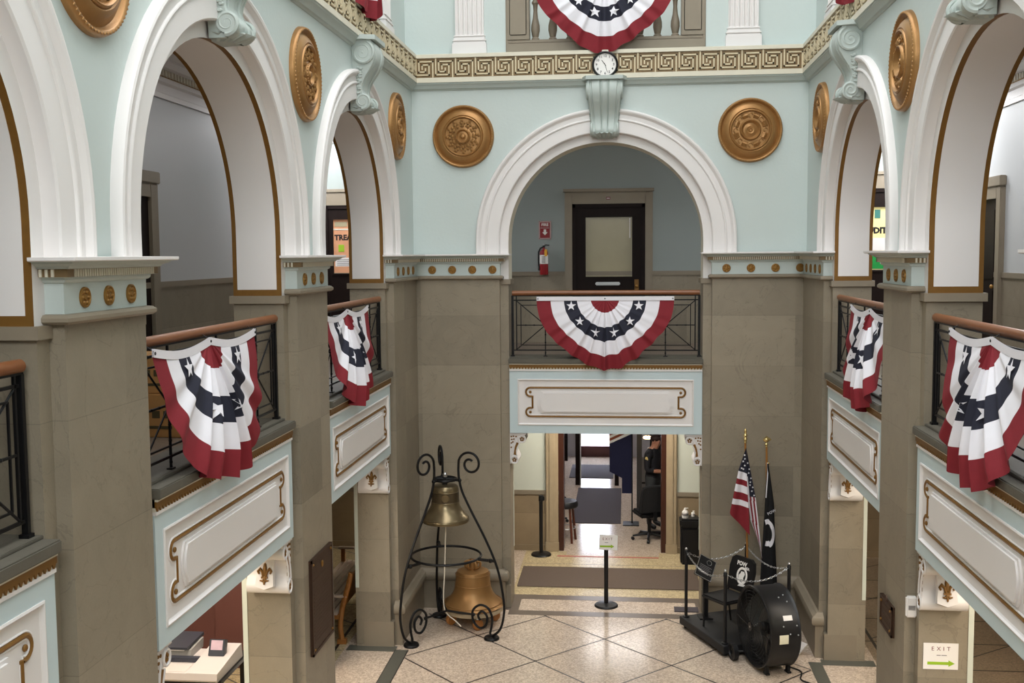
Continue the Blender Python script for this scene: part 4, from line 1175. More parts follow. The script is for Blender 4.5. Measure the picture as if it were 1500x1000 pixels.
b.lathe([(0, .76), (.05, .76), (.04, .88), (0, .89)], BELLC, 12); b.build('crown', lb)
b = MB(); b.lathe([(0, .19), (.40, .19), (.42, .20), (.42, .25), (.40, .26), (0, .26)], WOODL, 32); b.build('dolly_board', lb)
for k in range(4):
    a = R(20 + 90 * k); b = MB()
    Mw = Matrix.Translation((.31 * math.cos(a), .31 * math.sin(a), .075)) @ Matrix.Rotation(R(40), 4, 'Z') @ FRONTX
    b.lathe([(0, -.03), (.065, -.03), (.075, -.02), (.075, .02), (.065, .03), (0, .03)], WOODB, 16, Mw); b.box(-.02, .02, -.02, .02, .10, .192, STEEL, M=Matrix.Translation((.31 * math.cos(a), .31 * math.sin(a), 0))); b.build('caster', lb)

# bench behind the corner pier on the left
bn = thing('wooden_bench', 'slatted wooden bench in the side passage, seen between two left piers', 'bench', (-3.93, 14.6, 0))
b = MB()
for k in range(7): b.box(-.40 + k * .085, -.335 + k * .085, -1.22, 1.22, .40, .425, mat('pale slat', (196, 176, 160), .45, var=.1))
b.build('seat', bn, 0)
b = MB()
for k in range(5): b.box(.245 + k * .022, .265 + k * .022, -1.2, 1.2, .50 + k * .085, .56 + k * .085, WOODB)
b.build('backrest', bn, 0)
for y in (-1.15, 1.15):
    b = MB(); b.tube(smooth([(.22, y, .03), (.20, y, .25), (.235, y, .5), (.30, y, .72), (.36, y, .95)], 5), .036, WOODB, 8); b.box(.16, .28, y - .04, y + .04, 0, .06, WOODB); b.build('rear_leg', bn)
    b = MB(); b.box(-.40, -.34, y - .03, y + .03, 0, .63, WOODB, .01); b.build('front_leg', bn)
    b = MB(); b.box(-.44, .30, y - .035, y + .035, .62, .65, mat('pale slat', (196, 176, 160)), .008); b.build('armrest', bn)
    b = MB(); b.box(-.36, .24, y - .02, y + .02, .33, .40, WOODB); b.build('rail', bn, 0)
table = None

# bronze plaques
PLQ = mat('dark bronze plaque', (74, 54, 42), 0.5, metal=0.45, var=0.2, scale=14, bump=.3, bscale=70)
def plaque(side, s, z, w_, h, label):
    T, rz = SIDES[side]
    r_ = thing('bronze_plaque', label, 'plaque', T(s, .0, z), rz, 'bronze plaques on the piers')
    b = MB(); b.box(-w_ / 2, w_ / 2, -.025, 0, -h / 2, h / 2, PLQ); b.build('plate', r_, 0)
    b = MB(); f = .025
    for x0, x1, z0, z1 in ((-w_ / 2, w_ / 2, h / 2 - f, h / 2), (-w_ / 2, w_ / 2, -h / 2, -h / 2 + f), (-w_ / 2, -w_ / 2 + f, -h / 2, h / 2), (w_ / 2 - f, w_ / 2, -h / 2, h / 2)): b.box(x0, x1, -.034, -.02, z0, z1, PLQ)
    if h > .6:
        b.box(-w_ * .42, w_ * .42, -.029, -.024, h * .27, h * .28, PLQ)
        for k in range(16): b.box(-w_ * .40, w_ * (.40 if k % 3 else .3), -.0275, -.024, h * .2 - k * .036, h * .2 + .012 - k * .036, PLQ)
    else:
        for k in range(4): b.box(-w_ * .36, w_ * .36, -.0275, -.024, h * .25 - k * .05, h * .25 + .012 - k * .05, PLQ)
        b.lathe([(0, .01), (.035, .01), (.04, 0)], PLQ, 14, Matrix.Translation((0, -.025, h / 2 + .012)) @ FRONTX)
    b.build('border', r_, 0)
    b = MB()
    for x in (-1, 1):
        for zz in (-1, 1): b.sphere((x * (w_ / 2 - .05), -.03, zz * (h / 2 - .05)), .014, GOLDD, 8)
    if h > .6: b.sphere((0, -.03, h * .37), .03, GOLDD, 8, (1, .4, 1.2))
    b.build('screw_head', r_)
plaque('left', 9.93, 1.78, .70, .92, 'tall dark bronze plaque on the pier beside the wooden bench')
plaque('right', 9.965, 1.745, .44, .28, 'small dark bronze plaque on the pier beside the white alarm box')

# alarm box and EXIT notice on the right pier
ab = thing('alarm_box', 'white plastic alarm box on the pier edge above the EXIT notice', 'alarm box', (XR + .048, 9.42, 1.925))
b = MB(); b.box(-.046, .046, -.05, 0, 0, .185, PAPER, .012); b.build('housing', ab)
b = MB()
for k in range(6): b.box(-.028, .028, -.053, -.05, .07 + .007 * k, .0735 + .007 * k, GREYINK)
b.build('grille', ab, 0)
ex = thing('exit_notice', 'white paper EXIT notice with green arrow taped on the right pier', 'notice', (2.69, 9.298, 1.62))
b = MB(); b.box(-.145, .145, -.003, 0, -.115, .115, PAPER); sh_ = b.build('sheet', ex, 0)
b = MB(); b.text('EXIT', .05, PINKINK, Matrix.Translation((0, -.0036, .065)) @ FRONTX, .0003, sp=1.75); b.build('lettering', sh_, 0)
b = MB(); b.box(-.035, .0, -.0036, -.003, .006, .012, GREYINK); b.box(.006, .05, -.0036, -.003, .006, .012, GREYINK); b.build('small_print', sh_, 0)
ARW = [(-.11, -.075), (.065, -.075), (.065, -.09), (.118, -.062), (.065, -.034), (.065, -.049), (-.11, -.049)]
b = MB(); b.prism(ARW, lambda a, c, w: (a, w, c), -.0038, -.003, GREEN); b.build('arrow', sh_, 0)

# ------------------------------------------------------------------ stanchions and mats
def stanchion(loc, label, sign=False):
    r_ = thing('stanchion', label, 'stanchion', loc, 0, 'black stanchion posts')
    b = MB(); b.lathe([(0, 0), (.17, 0), (.172, .012), (.16, .028), (.05, .045), (.034, .05), (0, .05)], BLACK, 32); b.build('base', r_)
    b = MB(); b.lathe([(.031, .045), (.031, .93 if not sign else .98), (0, .93 if not sign else .98)], BLACK, 16); b.build('post', r_)
    b = MB(); b.lathe([(0, 1.03), (.036, 1.025), (.04, 1.0), (.04, .93), (.031, .92)], BLACK, 16); b.box(.02, .06, -.022, .022, .94, 1.01, BLACK, .005); b.build('belt_head', r_)
    if sign:
        b = MB(); b.box(-.13, .13, -.052, -.046, .84, 1.06, PAPER, M=Matrix.Rotation(R(2), 4, 'Y')); ss_ = b.build('sign_sheet', r_, 0)
        b = MB(); b.text('EXIT', .052, PINKINK, Matrix.Translation((0.02, -.0532, 1.0)) @ FRONTX, .0003, sp=1.5); b.box(-.02, .03, -.0532, -.052, .945, .952, GREYINK); b.build('lettering', ss_, 0)
        b = MB(); b.prism([(x * .9 + .01, z + .955) for x, z in ARW], lambda a, c, w: (a, w, c), -.0535, -.052, GREEN); b.build('arrow', ss_, 0)
    return r_
stanchion((-.279, 15.24, 0), 'black stanchion carrying a paper EXIT sign, in the middle of the lobby floor', True)
stanchion((-1.423, 17.80, 0), 'bare black stanchion beside the left doorway jamb')
def mat_(name, x0, x1, y0, y1, m, label, skew=0):
    b = MB(); b.prism([(x0, y0), (x1, y0), (x1 + skew, y1), (x0 + skew, y1)], lambda a, c, w: (a, c, w), .0015, .012, m)
    o = b.build(name, smooth=0); tag(o, label, 'doormat', 'doormats'); return o
mat_('doormat', -1.66, 1.13, 16.05, 17.10, MATB, 'wide brown doormat across the lobby in front of the doorway')
mat_('doormat', -1.02, -.09, 20.0, 23.05, MATG, 'long charcoal doormat inside the entrance passage')
mat_('doormat', -1.28, -.28, 24.1, 25.62, MATG, 'charcoal doormat nearest to the bright entrance doors')
b = MB(); b.box(-1.15, .55, 17.735, 17.775, .0015, .004, mat('red tape', (176, 74, 78), .6)); o = b.build('floor_tape', smooth=0); tag(o, 'red tape line on the floor at the doorway', 'tape')
b = MB(); b.box(-.17, .17, -.10, .10, .001, .012, MATG); o = b.build('floor_plate', smooth=0); o.location = (.86, 15.15, .0015); tag(o, 'small dark floor plate beside the black display platform', 'floor plate')

# doorway casing and entrance passage
def casing():
    root = bpy.data.objects.new('door_6', None); COL.objects.link(root); root.location = (CX + .06, BY, 0); root['kind'] = 'structure'
    ox = CX + .06
    b = MB()
    for a, q, r0, r1 in ((-1.36, -1.145, -1.15, -1.06), (.684, .86, .60, .69)):
        b.box(a - ox, q - ox, -.06, .2, 0, 2.95, WOODL, .012); b.box((a + .06) - ox, (q - .06) - ox, -.075, -.05, .16, 2.9, WOODL, .006); b.box(a - .01 - ox, q + .01 - ox, -.08, .2, 0, .16, WOODL, .006)
    b.box(-1.36 - ox, .86 - ox, -.06, .2, 2.75, 2.95, WOODL); b.build('casing', root, 30)
    b = MB()
    for r0, r1 in ((-1.148, -1.055), (.60, .688)): b.box(r0 - ox, r1 - ox, -.02, .3, .0, 2.75, mat('mahogany', (66, 34, 22), .4, var=.2, scale=8))
    b.build('door_lining', root, 0)
casing()
b = MB(); PASS = mat('passage paint', (190, 188, 190), .6)
b.box(-2.4, -2.2, BY + .2, 27.0, 0, 3.36, PASS); b.box(2.0, 2.2, BY + .2, 27.0, 0, 3.36, PASS); b.box(-2.2, 2.0, BY + .2, 27.0, 3.3, 3.4, PASS)
struct(b.build('wall_passage', smooth=0))
b = MB(); b.box(-2.2, -1.22, 26.75, 26.95, 0, 3.3, PASS); b.box(-.33, 2.0, 26.75, 26.95, 0, 3.3, PASS); b.box(-1.22, -.33, 26.75, 26.95, 2.5, 3.3, PASS); struct(b.build('wall_entrance', smooth=0))
root = bpy.data.objects.new('door_7', None); COL.objects.link(root); root.location = (-.775, 26.72, 0); root['kind'] = 'structure'
b = MB()
for x0, x1, z0, z1 in ((-.445, -.37, 0, 2.5), (.37, .445, 0, 2.5), (-.37, .37, 0, .27), (-.37, .37, 2.38, 2.5), (-.37, .37, 1.15, 1.2)): b.box(x0, x1, -.03, .03, z0, z1, mat('dark red door', (78, 44, 40), .4))
b.build('door_leaf', root, 0)
GL = bpy.data.materials.new('clear glass'); GL.use_nodes = True
p_ = GL.node_tree.nodes['Principled BSDF']; p_.inputs['Transmission Weight'].default_value = 1; p_.inputs['Roughness'].default_value = 0; p_.inputs['IOR'].default_value = 1.05
b = MB(); b.box(-.37, .37, -.004, .004, .27, 1.15, GL); b.box(-.37, .37, -.004, .004, 1.2, 2.38, GL); b.build('door_pane', root, 0)
b = MB(); b.box(-12, 12, 27.2, 45, -.2, -.05, mat('pale pavement', (206, 206, 208), .8)); struct(b.build('pavement', smooth=0))
# inner door frame half way down the passage
b = MB()
for x0, x1 in ((-1.10, -1.0), (-.24, -.15)): b.box(x0, x1, 23.35, 23.5, 0, 2.5, WOODD)
b.box(-1.1, -.15, 23.35, 23.5, 2.4, 2.5, WOODD); b.box(-1.0, -.98, 23.38, 23.47, 0, 2.4, PAPER)
trim(b, 0)
b = MB()
for y0 in (21.2, 23.0): 
    b.box(-2.2, -2.12, y0, y0 + .9, 0, 2.3, WOODD); b.box(-2.2, -2.1, y0 - .12, y0, 0, 2.4, WOODL); b.box(-2.2, -2.1, y0 + .9, y0 + 1.02, 0, 2.4, WOODL)
b.box(-2.0, -1.42, 26.1, 26.2, 0.0, 2.6, WOODD)
trim(b, 0)

# navy banner hung in the passage
nb = thing('navy_banner', 'navy cloth banner with striped upper corner hanging in the entrance passage', 'banner', (0, 20.0, 0))
b = MB()
pts = [(-.30, 1.52), (.11, 1.715), (.11, .59), (-.07, .59), (-.07, .88), (-.30, 1.0)]
b.prism(pts, lambda a, c, w: (a, w, c), -.012, .012, mat('navy banner cloth', (20, 23, 56), .8)); b.build('cloth', nb, 0)
b = MB()
for k in range(4):
    q = .03 + .05 * k
    b.prism([(-.30, 1.50 + q), (.10, 1.69 + q), (.10, 1.735 + q), (-.30, 1.545 + q)], lambda a, c, w: (a, w, c), -.012, .012, (PAPER, mat('rust cloth', (150, 80, 50), .8))[k % 2])
b.build('striped_corner', nb, 0)
b = MB(); b.tube([(-.32, 0, 2.25), (.13, 0, 2.25)], .012, BLACK); b.tube([(.12, 0, 2.25), (.12, 0, 0.0)], .012, BLACK); b.box(-.05, .25, -.15, .15, 0, .02, BLACK); b.build('stand', nb)

# task chair, stool, bin
def task_chair(loc, rz, label):
    r_ = thing('task_chair', label, 'chair', loc, rz, 'black swivel chairs')
    b = MB(); b.box(-.25, .25, -.24, .24, .44, .53, BLACKC, .03); b.build('seat', r_)
    b = MB(); b.grid(lambda u, v: ((u - .5) * .5 * (1 - .12 * v * v), -.25 - .05 * math.sin(PI * u) - .05 * v, .56 + .44 * v), 8, 8, BLACKC)
    b.grid(lambda u, v: ((u - .5) * .5 * (1 - .12 * v * v), -.19 - .05 * math.sin(PI * u) - .05 * v, .56 + .44 * v), 8, 8, BLACKC)
    b.tube(smooth([(-.25, -.23, .56), (-.235, -.25, .8), (-.2, -.28, .97), (-.12, -.3, 1.0), (.12, -.3, 1.0), (.2, -.28, .97), (.235, -.25, .8), (.25, -.23, .56)], 4), .035, BLACKC); b.build('backrest', r_)
    b = MB(); b.lathe([(0, .44), (.03, .44), (.03, .14), (.05, .12), (.05, .08), (0, .08)], BLACK, 14); b.box(-.03, .03, -.28, 0, .40, .44, BLACK); b.box(-.03, .03, -.30, -.26, .40, .75, BLACK); b.build('column', r_)
    for k in range(5):
        a = 2 * PI * k / 5 + .5; b = MB()
        b.tube([(.03 * math.cos(a), .03 * math.sin(a), .11), (.30 * math.cos(a), .30 * math.sin(a), .075)], [.03, .018], BLACK)
        b.lathe([(0, -.022), (.03, -.022), (.03, .022), (0, .022)], BLACK, 12, Matrix.Translation((.30 * math.cos(a), .30 * math.sin(a), .03)) @ Matrix.Rotation(a, 4, 'Z') @ FRONTX); b.build('caster_arm', r_)
    return r_
task_chair((.42, 18.95, 0), R(20), 'black swivel chair at the right side of the doorway')
task_chair((-1.40, 20.0, 0), R(200), 'black swivel chair partly hidden behind the bar stool')
st = thing('bar_stool', 'round black bar stool with wooden legs inside the doorway', 'stool', (-1.06, 18.72, 0))
b = MB(); b.lathe([(0, .62), (.21, .62), (.225, .64), (.225, .69), (.20, .73), (0, .745)], BLACK, 24); b.build('seat', st)
for k in range(4):
    a = R(35 + 90 * k); b = MB(); b.tube([(.14 * math.cos(a), .14 * math.sin(a), .63), (.21 * math.cos(a), .21 * math.sin(a), 0)], .022, mat('stool leg wood', (92, 48, 32), .4)); b.build('leg', st)
b = MB(); b.tube([(.175 * math.cos(2 * PI * k / 24), .175 * math.sin(2 * PI * k / 24), .25) for k in range(24)], .01, STEEL, 6, closed=True); b.build('foot_ring', st)
bi = thing('waste_bin', 'black plastic waste bin with swing lid behind the display platform', 'bin', (1.045, 17.55, 0))
b = MB()
b.box(-.15, .15, -.16, .16, 0, .62, BLACK, .03); b.build('bin_body', bi); b = MB(); b.box(-.165, .165, -.175, .175, .62, .76, BLACK, .03); b.build('lid', bi)
for x, y, s_, l in ((-.075, -.06, 1.0, 'large white topped sanitiser bottle on the black bin'), (.06, .05, .55, 'small white cap bottle on the black bin')):
    r_ = thing('sanitiser_bottle', l, 'bottle', (1.045 + x, 17.55 + y, .76))
    b = MB(); b.lathe([(0, 0), (.05 * s_, 0), (.053 * s_, .02 * s_), (.053 * s_, .10 * s_), (.03 * s_, .13 * s_), (0, .13 * s_)], PAPER, 14); bb_ = b.build('bottle_body', r_)
    b = MB(); b.lathe([(.02 * s_, .13 * s_), (.02 * s_, .16 * s_), (0, .16 * s_)], PAPER, 10); b.box(-.012 * s_, .05 * s_, -.008, .008, .155 * s_, .17 * s_, PAPER); b.build('pump', r_)
    if s_ == 1:
        b = MB(); b.lathe([(.0535, .045), (.0535, .075)], GREYINK, 14); b.build('bottle_label', bb_)
# ------------------------------------------------------------------ drum fan
FANB = mat('black fan drum', (26, 26, 28), 0.4, var=.2, scale=10, metal=.1)
FANG = mat('grey fan blade', (74, 74, 72), 0.4, metal=.4)
fx, fy, fz, FR, FD = 1.56, 13.02, .535, .485, .37
an = math.atan2(.31, .95)
fn = thing('drum_fan', 'big black drum fan on small wheels in front of the display platform', 'fan', (fx, fy, 0), an)
# local x = fan axis from the front (intake) to the back
AX = Matrix.Translation((0, 0, fz)) @ Matrix.Rotation(PI / 2, 4, 'Y')
b = MB()
b.lathe([(FR - .025, .0), (FR, -.012), (FR + .012, .0), (FR + .004, .02), (FR, .03), (FR, FD - .03), (FR + .004, FD - .02), (FR + .012, FD), (FR, FD + .012), (FR - .02, FD), (FR - .02, .02), (FR - .025, 0)], FANB, 64, AX)
b.build('drum', fn)
def disc(r, a): return (0, r * math.cos(a), fz + r * math.sin(a))
for nm, xx, dome in (('front_guard', -.005, -.045), ('rear_guard', FD + .005, .045)):
    b = MB()
    for k in range(1, 13):
        r_ = FR * k / 12.5
        b.tube([(xx + dome * (1 - (r_ / FR) ** 2), r_ * math.cos(2 * PI * q / 40), fz + r_ * math.sin(2 * PI * q / 40)) for q in range(40)], .0022, BLACK, 4, closed=True)
    for k in range(12):
        a = 2 * PI * k / 12
        b.tube([(xx + dome * (1 - t * t), FR * t * math.cos(a), fz + FR * t * math.sin(a)) for t in (.12, .4, .7, 1)], .0035, BLACK, 4)
    b.lathe([(0, 0), (.055, 0), (.055, .01), (0, .01)], BLACK, 20, Matrix.Translation((xx + dome - .005, 0, 0)) @ AX)
    b.build(nm, fn)
for k in range(3):
    b = MB(); a0 = R(250) + 2 * PI * k / 3
    def bl(u, v):
        r_ = .07 + .37 * u; a = a0 + (v - .5) * (1.15 - .45 * u) + .3 * u
        return (.14 + (v - .5) * .17 * (1 - .3 * u), r_ * math.cos(a), fz + r_ * math.sin(a))
    b.grid(bl, 8, 6, FANG); b.grid(lambda u, v: tuple(Vector(bl(u, v)) + Vector((.004, 0, 0))), 8, 6, FANG); b.build('blade', fn)
b = MB(); b.lathe([(0, .08), (.05, .08), (.075, .11), (.075, .18), (.11, .19), (.11, .36), (.05, .37), (0, .37)], FANB, 24, AX)
b.box(.26, .30, -.46, .46, fz - .02, fz + .02, FANB); b.build('motor', fn)
b = MB(); b.lathe([(0, -.056), (.012, -.056), (.02, -.05)], STEEL, 12, AX); b.build('hub_cap', fn)
for nm, x, y, r_ in (('wheel', -.06, .33, .105), ('wheel', .44, .33, .105)):
    b = MB(); M = Matrix.Translation((x - .06, y, r_)) @ Matrix.Rotation(PI / 2, 4, 'Y')
    b.lathe([(.03, -.03), (r_ * .66, -.02), (r_ * .7, -.03), (r_, -.03), (r_, .03), (r_ * .7, .03), (r_ * .66, .02), (.03, .03), (.03, -.03)], BLACK, 24, M)
    for k in range(5): b.tube([M @ Vector((.02 * math.cos(k * 1.257), .02 * math.sin(k * 1.257), 0)), M @ Vector((r_ * .7 * math.cos(k * 1.257), r_ * .7 * math.sin(k * 1.257), 0))], .012, BLACK, 6)
    b.build(nm, fn)
for x in (.08, .36):
    b = MB(); b.box(x - .02, x + .02, -.22, -.16, .0, .12, BLACK, .004); b.box(x - .025, x + .025, -.24, -.14, .0, .025, BLACK, .004); b.build('foot', fn)
    b = MB(); b.tube([(-.08 if x < .2 else .40, .33, .105), (x, .25, .13), (x, -.19, .11)], .014, BLACK); b.build('frame_bar', fn)
def drum_patch(ang, x0, x1, hw, m, nm):
    b = MB(); r_ = FR + .006
    b.grid(lambda u, v: (x0 + (x1 - x0) * v, r_ * math.cos(ang + (u - .5) * 2 * hw / r_), fz + r_ * math.sin(ang + (u - .5) * 2 * hw / r_)), 4, 1, m); b.build(nm, fn, 0)
drum_patch(R(180 - 28), .17, .285, .03, PAPER, 'label_sticker')
drum_patch(R(180 + 1), .10, .215, .055, mat('cream label', (226, 222, 196), .6), 'label_sticker')
for aa, x in ((R(120), .2), (R(116), .27), (R(128), .28), (R(174), .24), (R(176), .34), (R(163), .16), (R(163), .33)):
    b = MB(); b.sphere((x, (FR + .004) * math.cos(aa), fz + (FR + .004) * math.sin(aa)), .010, STEEL, 6); b.build('rivet', fn)
b = MB(); b.face([(0, 0, .0), (.13, .02, .10), (.11, -.06, .16), (.02, -.05, .02)], PAPER); b.face([(0, 0, 0), (.02, -.05, .02), (.11, -.06, .16), (.05, .06, .15)], PAPER); b.face([(0, 0, 0), (.13, .02, .10), (.05, .06, .15)], PAPER)
o = b.build('crumpled_paper', smooth=0); o.location = (2.17, 13.55, .003); tag(o, 'crumpled white paper on the floor behind the drum fan', 'paper')
for pts, l in ((smooth([(2.0, 13.1, .012), (2.12, 12.95, .012), (2.08, 12.7, .012), (2.2, 12.55, .012), (2.3, 12.2, .012)], 5), 'black cord running along the floor from the drum fan'),):
    b = MB(); b.tube(pts, .009, BLACK, 6); o = b.build('power_cord'); tag(o, l, 'cord')

# ------------------------------------------------------------------ memorial platform: chained platform with an empty chair
PLAT = mat('black platform', (28, 28, 30), 0.55, var=.15, scale=8)
e1 = Vector((.42, -.95, 0)).normalized(); pang = math.atan2(e1.y, e1.x)
# local x runs along e1 (rear left to front left corner), local y away to the right
pc = Vector((.80, 14.42, 0))
pf_ = thing('memorial_platform', 'low black platform with chained corner posts beside the flags', 'platform', pc, pang)
SXL, SYL = 1.17, 1.04
b = MB(); b.box(-.06, SXL, -.05, SYL, .05, .15, PLAT, .006); b.build('deck', pf_, 30)
for x in (.0, SXL - .1):
    for y in (.02, SYL - .1):
        b = MB(); b.lathe([(0, 0), (.03, 0), (.03, .05), (0, .05)], BLACK, 10); p = b.build('caster', pf_); p.location = (x, y, 0)
        b = MB(); b.lathe([(.045, .15), (.045, .165), (.022, .17), (.022, 1.02), (.026, 1.02), (.026, 1.06), (.02, 1.07), (0, 1.07)], BLACK, 14); p = b.build('corner_post', pf_); p.location = (x + .0, y, 0)
        b = MB(); b.sphere((0, 0, 1.09), .02, STEEL, 10); b.tube([(.02 * math.cos(k * PI / 4), .02 * math.sin(k * PI / 4), 1.05) for k in range(8)], .005, STEEL, 5, closed=True); p = b.build('finial', pf_); p.location = (x, y, 0)
def chain(p, q, sag, nm='chain'):
    p, q = Vector(p), Vector(q); n = 26; b = MB()
    pts = [p.lerp(q, k / n) - Vector((0, 0, sag * 4 * (k / n) * (1 - k / n))) for k in range(n + 1)]
    for k in range(n):
        c = (pts[k] + pts[k + 1]) / 2; d = (pts[k + 1] - pts[k]).normalized(); s_ = d.cross(Vector((0, 0, 1))).normalized()
        v = s_ if k % 2 else s_.cross(d)
        L_ = (pts[k + 1] - pts[k]).length * .66
        b.tube([c + d * (L_ * math.cos(a)) + v * (.010 * math.sin(a)) for a in [2 * PI * j / 8 for j in range(8)]], .0035, STEEL, 4, closed=True)
    b.build(nm, pf_)
xa, xb, ya, yb = 0, SXL - .1, .02, SYL - .1
chain((xa, ya, 1.05), (xb, ya, 1.05), .14); chain((xb, ya, 1.05), (xb, yb, 1.05), .14); chain((xb, yb, 1.05), (xa, yb, 1.05), .12); chain((xa, yb, 1.05), (xa, ya, 1.05), .14)

MC = thing('memorial_chair', 'black seat with white emblem on its back standing on the low platform', 'chair', (1.34, 14.05, .15), R(115) )
# local -y = front of the chair; it looks to the picture's left
MC.rotation_euler = (0, 0, math.atan2(-.60, -.80) + PI / 2)
b = MB(); b.box(-.23, .23, -.26, .20, .39, .44, BLACK, .018); b.build('seat', MC)
b = MB()
Mb = Matrix.Translation((0, .20, .46)) @ Matrix.Rotation(R(-12), 4, 'X')
b.prism([(-.21, 0), (.21, 0), (.225, .3), (.20, .41), (.14, .45), (-.14, .45), (-.20, .41), (-.225, .3)], lambda a, c, w: Mb @ Vector((a, w, c)), -.025, .025, BLACK); mb_ = b.build('backrest', MC, 30)
b = MB(); Me = Mb @ Matrix.Translation((0.03, -.027, .235))
b.tube([Me @ Vector((.085 * math.cos(a), 0, .10 * math.sin(a) - .03)) for a in [2 * PI * k / 28 for k in range(28)]], .016, PAPER, 6, closed=True, flat=.3)
b.prism([(-.05, -.10), (-.06, -.03), (-.03, .0), (-.02, .03), (.03, .03), (.05, -.0), (.03, -.05), (.05, -.11)], lambda a, c, w: Me @ Vector((a, w, c)), -.003, .001, PAPER)
b.text('POW', .075, PAPER, Me @ Matrix.Translation((-.03, -.001, .125)) @ FRONTX, .0005, bold=.003); b.text('MIA', .05, PAPER, Me @ Matrix.Translation((.075, -.001, .08)) @ FRONTX, .0005, bold=.002)
b.prism([(.06, -.16), (.09, -.13), (-.02, -.14), (-.05, -.17)], lambda a, c, w: Me @ Vector((a, w, c)), -.003, .001, PAPER)
b.build('emblem', mb_, 0)
for x in (-.2, .2):
    b = MB(); b.tube([(x, -.22, .40), (x, -.24, 0)], .014, BLACK); b.tube([(x, .18, .40), (x, .24, 0)], .014, BLACK); b.build('leg', MC)
    b = MB(); b.tube([(x, .18, .42), (x, .22, .55)], .016, BLACK); b.build('back_support', MC)
ld = thing('plaque_stand', 'slanted black memorial plaque with pale edge on a square post', 'plaque stand', (1.075, 14.42, .15), R(8))
b = MB(); b.box(-.035, .035, -.035, .035, 0, .56, BLACK, .004); b.box(-.09, .09, -.09, .09, 0, .015, BLACK); b.build('post', ld, 30)
Mp = Matrix.Translation((0, -.01, .69)) @ Matrix.Rotation(R(30), 4, 'Y') @ Matrix.Rotation(R(-38), 4, 'X')
b = MB(); b.box(-.125, .125, 0, .02, -.155, .155, BLACK, M=Mp); bo_ = b.build('board', ld, 0)
b = MB()
for x0, x1, z0, z1 in ((-.125, .125, .148, .155), (-.125, .125, -.155, -.148), (-.125, -.118, -.155, .155), (.118, .125, -.155, .155)): b.box(x0, x1, -.003, .001, z0, z1, STEEL, M=Mp)
b.tube([Mp @ Vector((.03 + .035 * math.cos(a), -.002, .09 + .035 * math.sin(a))) for a in [2 * PI * k / 18 for k in range(18)]], .004, STEEL, 4, closed=True)
for k in range(6): b.box(-.09, .09 - .03 * (k % 2), -.002, .001, .02 - k * .022, .026 - k * .022, GREYINK, M=Mp)
b.build('pale_engraving', bo_, 0)
b = MB(); b.box(.02, .10, .02, .06, -.14, .05, BLACK, M=Mp); b.build('support', ld, 0)

# ------------------------------------------------------------------ flags
POLE = mat('pole oak', (150, 104, 52), 0.35, var=.15)
BR = mat('bright brass', (214, 190, 130), 0.22, metal=.8)
DZ1 = -.12
f1 = thing('flag', 'red white and blue flag with stars, hanging from a gold pole', 'flag', (1.635, 14.66, .15), 0, 'flags on floor poles')
b = MB(); b.lathe([(0, 0), (.11, 0), (.11, .02), (.05, .06), (.03, .12), (0, .12)], BR, 24); b.build('pole_base', f1)
b = MB(); b.tube([(.04, 0, .05), (-.02, 0, 2.50 + DZ1)], .0145, POLE, 10); b.build('pole', f1)
b = MB(); b.lathe([(.02, 2.48), (.02, 2.52), (.03, 2.53), (.018, 2.56), (.03, 2.585), (.014, 2.61), (.022, 2.64), (.012, 2.67), (0, 2.68)], BR, 14, Matrix.Translation((-.02, 0, DZ1))); b.build('finial', f1)
def lerp(tab, t):
    for (a, p), (q, r_) in zip(tab, tab[1:]):
        if t <= q: return p + (r_ - p) * (t - a) / max(1e-6, q - a)
    return tab[-1][1]
# near sheet, left of the pole: u across (0 = outer edge), v down
def near(u, v):
    zl = lerp([(0, 2.40), (.35, 2.12), (.8, 1.62), (.9, 1.53), (1, 1.50)], v); zr = lerp([(0, 2.42), (.35, 2.08), (.9, 1.45), (1, 1.22)], v)
    xl = lerp([(0, -.02), (.35, -.11), (.8, -.205), (.9, -.225), (1, -.215)], v); xr = lerp([(0, -.01), (.5, .005), (1, .045)], v)
    return (xl + (xr - xl) * u, -.035 - .022 * math.sin(u * 7 + 1.2 * v) * (.3 + v), zl + (zr - zl) * u + DZ1)
def mnear(u, v):
    if v < .36: return FNAVY if v > .02 else FNAVY
    if v > .86: return FRED
    return (FWHITE, FRED)[int((v - .36) / .5 * 6.0) % 2]
b = MB(); b.grid(near, 14, 44, mnear); nf_ = b.build('near_fold', f1, 60, recalc=False)
def far(u, v):
    zl = 2.42 - 1.35 * v; zr = lerp([(0, 2.42), (.5, 1.72), (1, .86)], v)
    xl = lerp([(0, -.02), (.5, .01), (.75, .06), (1, .19)], v); xr = lerp([(0, -.005), (.5, .13), (.75, .18), (1, .225)], v)
    return (xl + (xr - xl) * u, .03 + .02 * math.sin(u * 8 + v * 3) * v, zl + (zr - zl) * u + DZ1)
def mfar(u, v):
    if u > .3 + .0 * v and v < .5: return FNAVY
    if v < .3: return FNAVY
    return (FRED, FWHITE)[int(u * 5 + v * 1.2) % 2]
b = MB(); b.grid(far, 20, 30, mfar); b.build('rear_fold', f1, 60, recalc=False)
b = MB()
def star(b, c, r_, M=None, n=(0, -1, 0)):
    pts = []
    for q in range(10):
        a = PI / 2 + q * PI / 5; rr_ = r_ if q % 2 == 0 else r_ * .42
        pts.append((c[0] + rr_ * math.cos(a), c[1], c[2] + rr_ * math.sin(a)))
    v0 = b.bm.verts.new(c); vs = [b.bm.verts.new(p) for p in pts]
    for q in range(10):
        f = b.bm.faces.new((v0, vs[q], vs[(q + 1) % 10])); f.material_index = b.mi(FWHITE)
for u, v in ((.35, .10), (.6, .16), (.3, .2), (.7, .26), (.3, .31), (.55, .32)):
    p = near(u, v); star(b, (p[0], p[1] - .008, p[2]), .017)
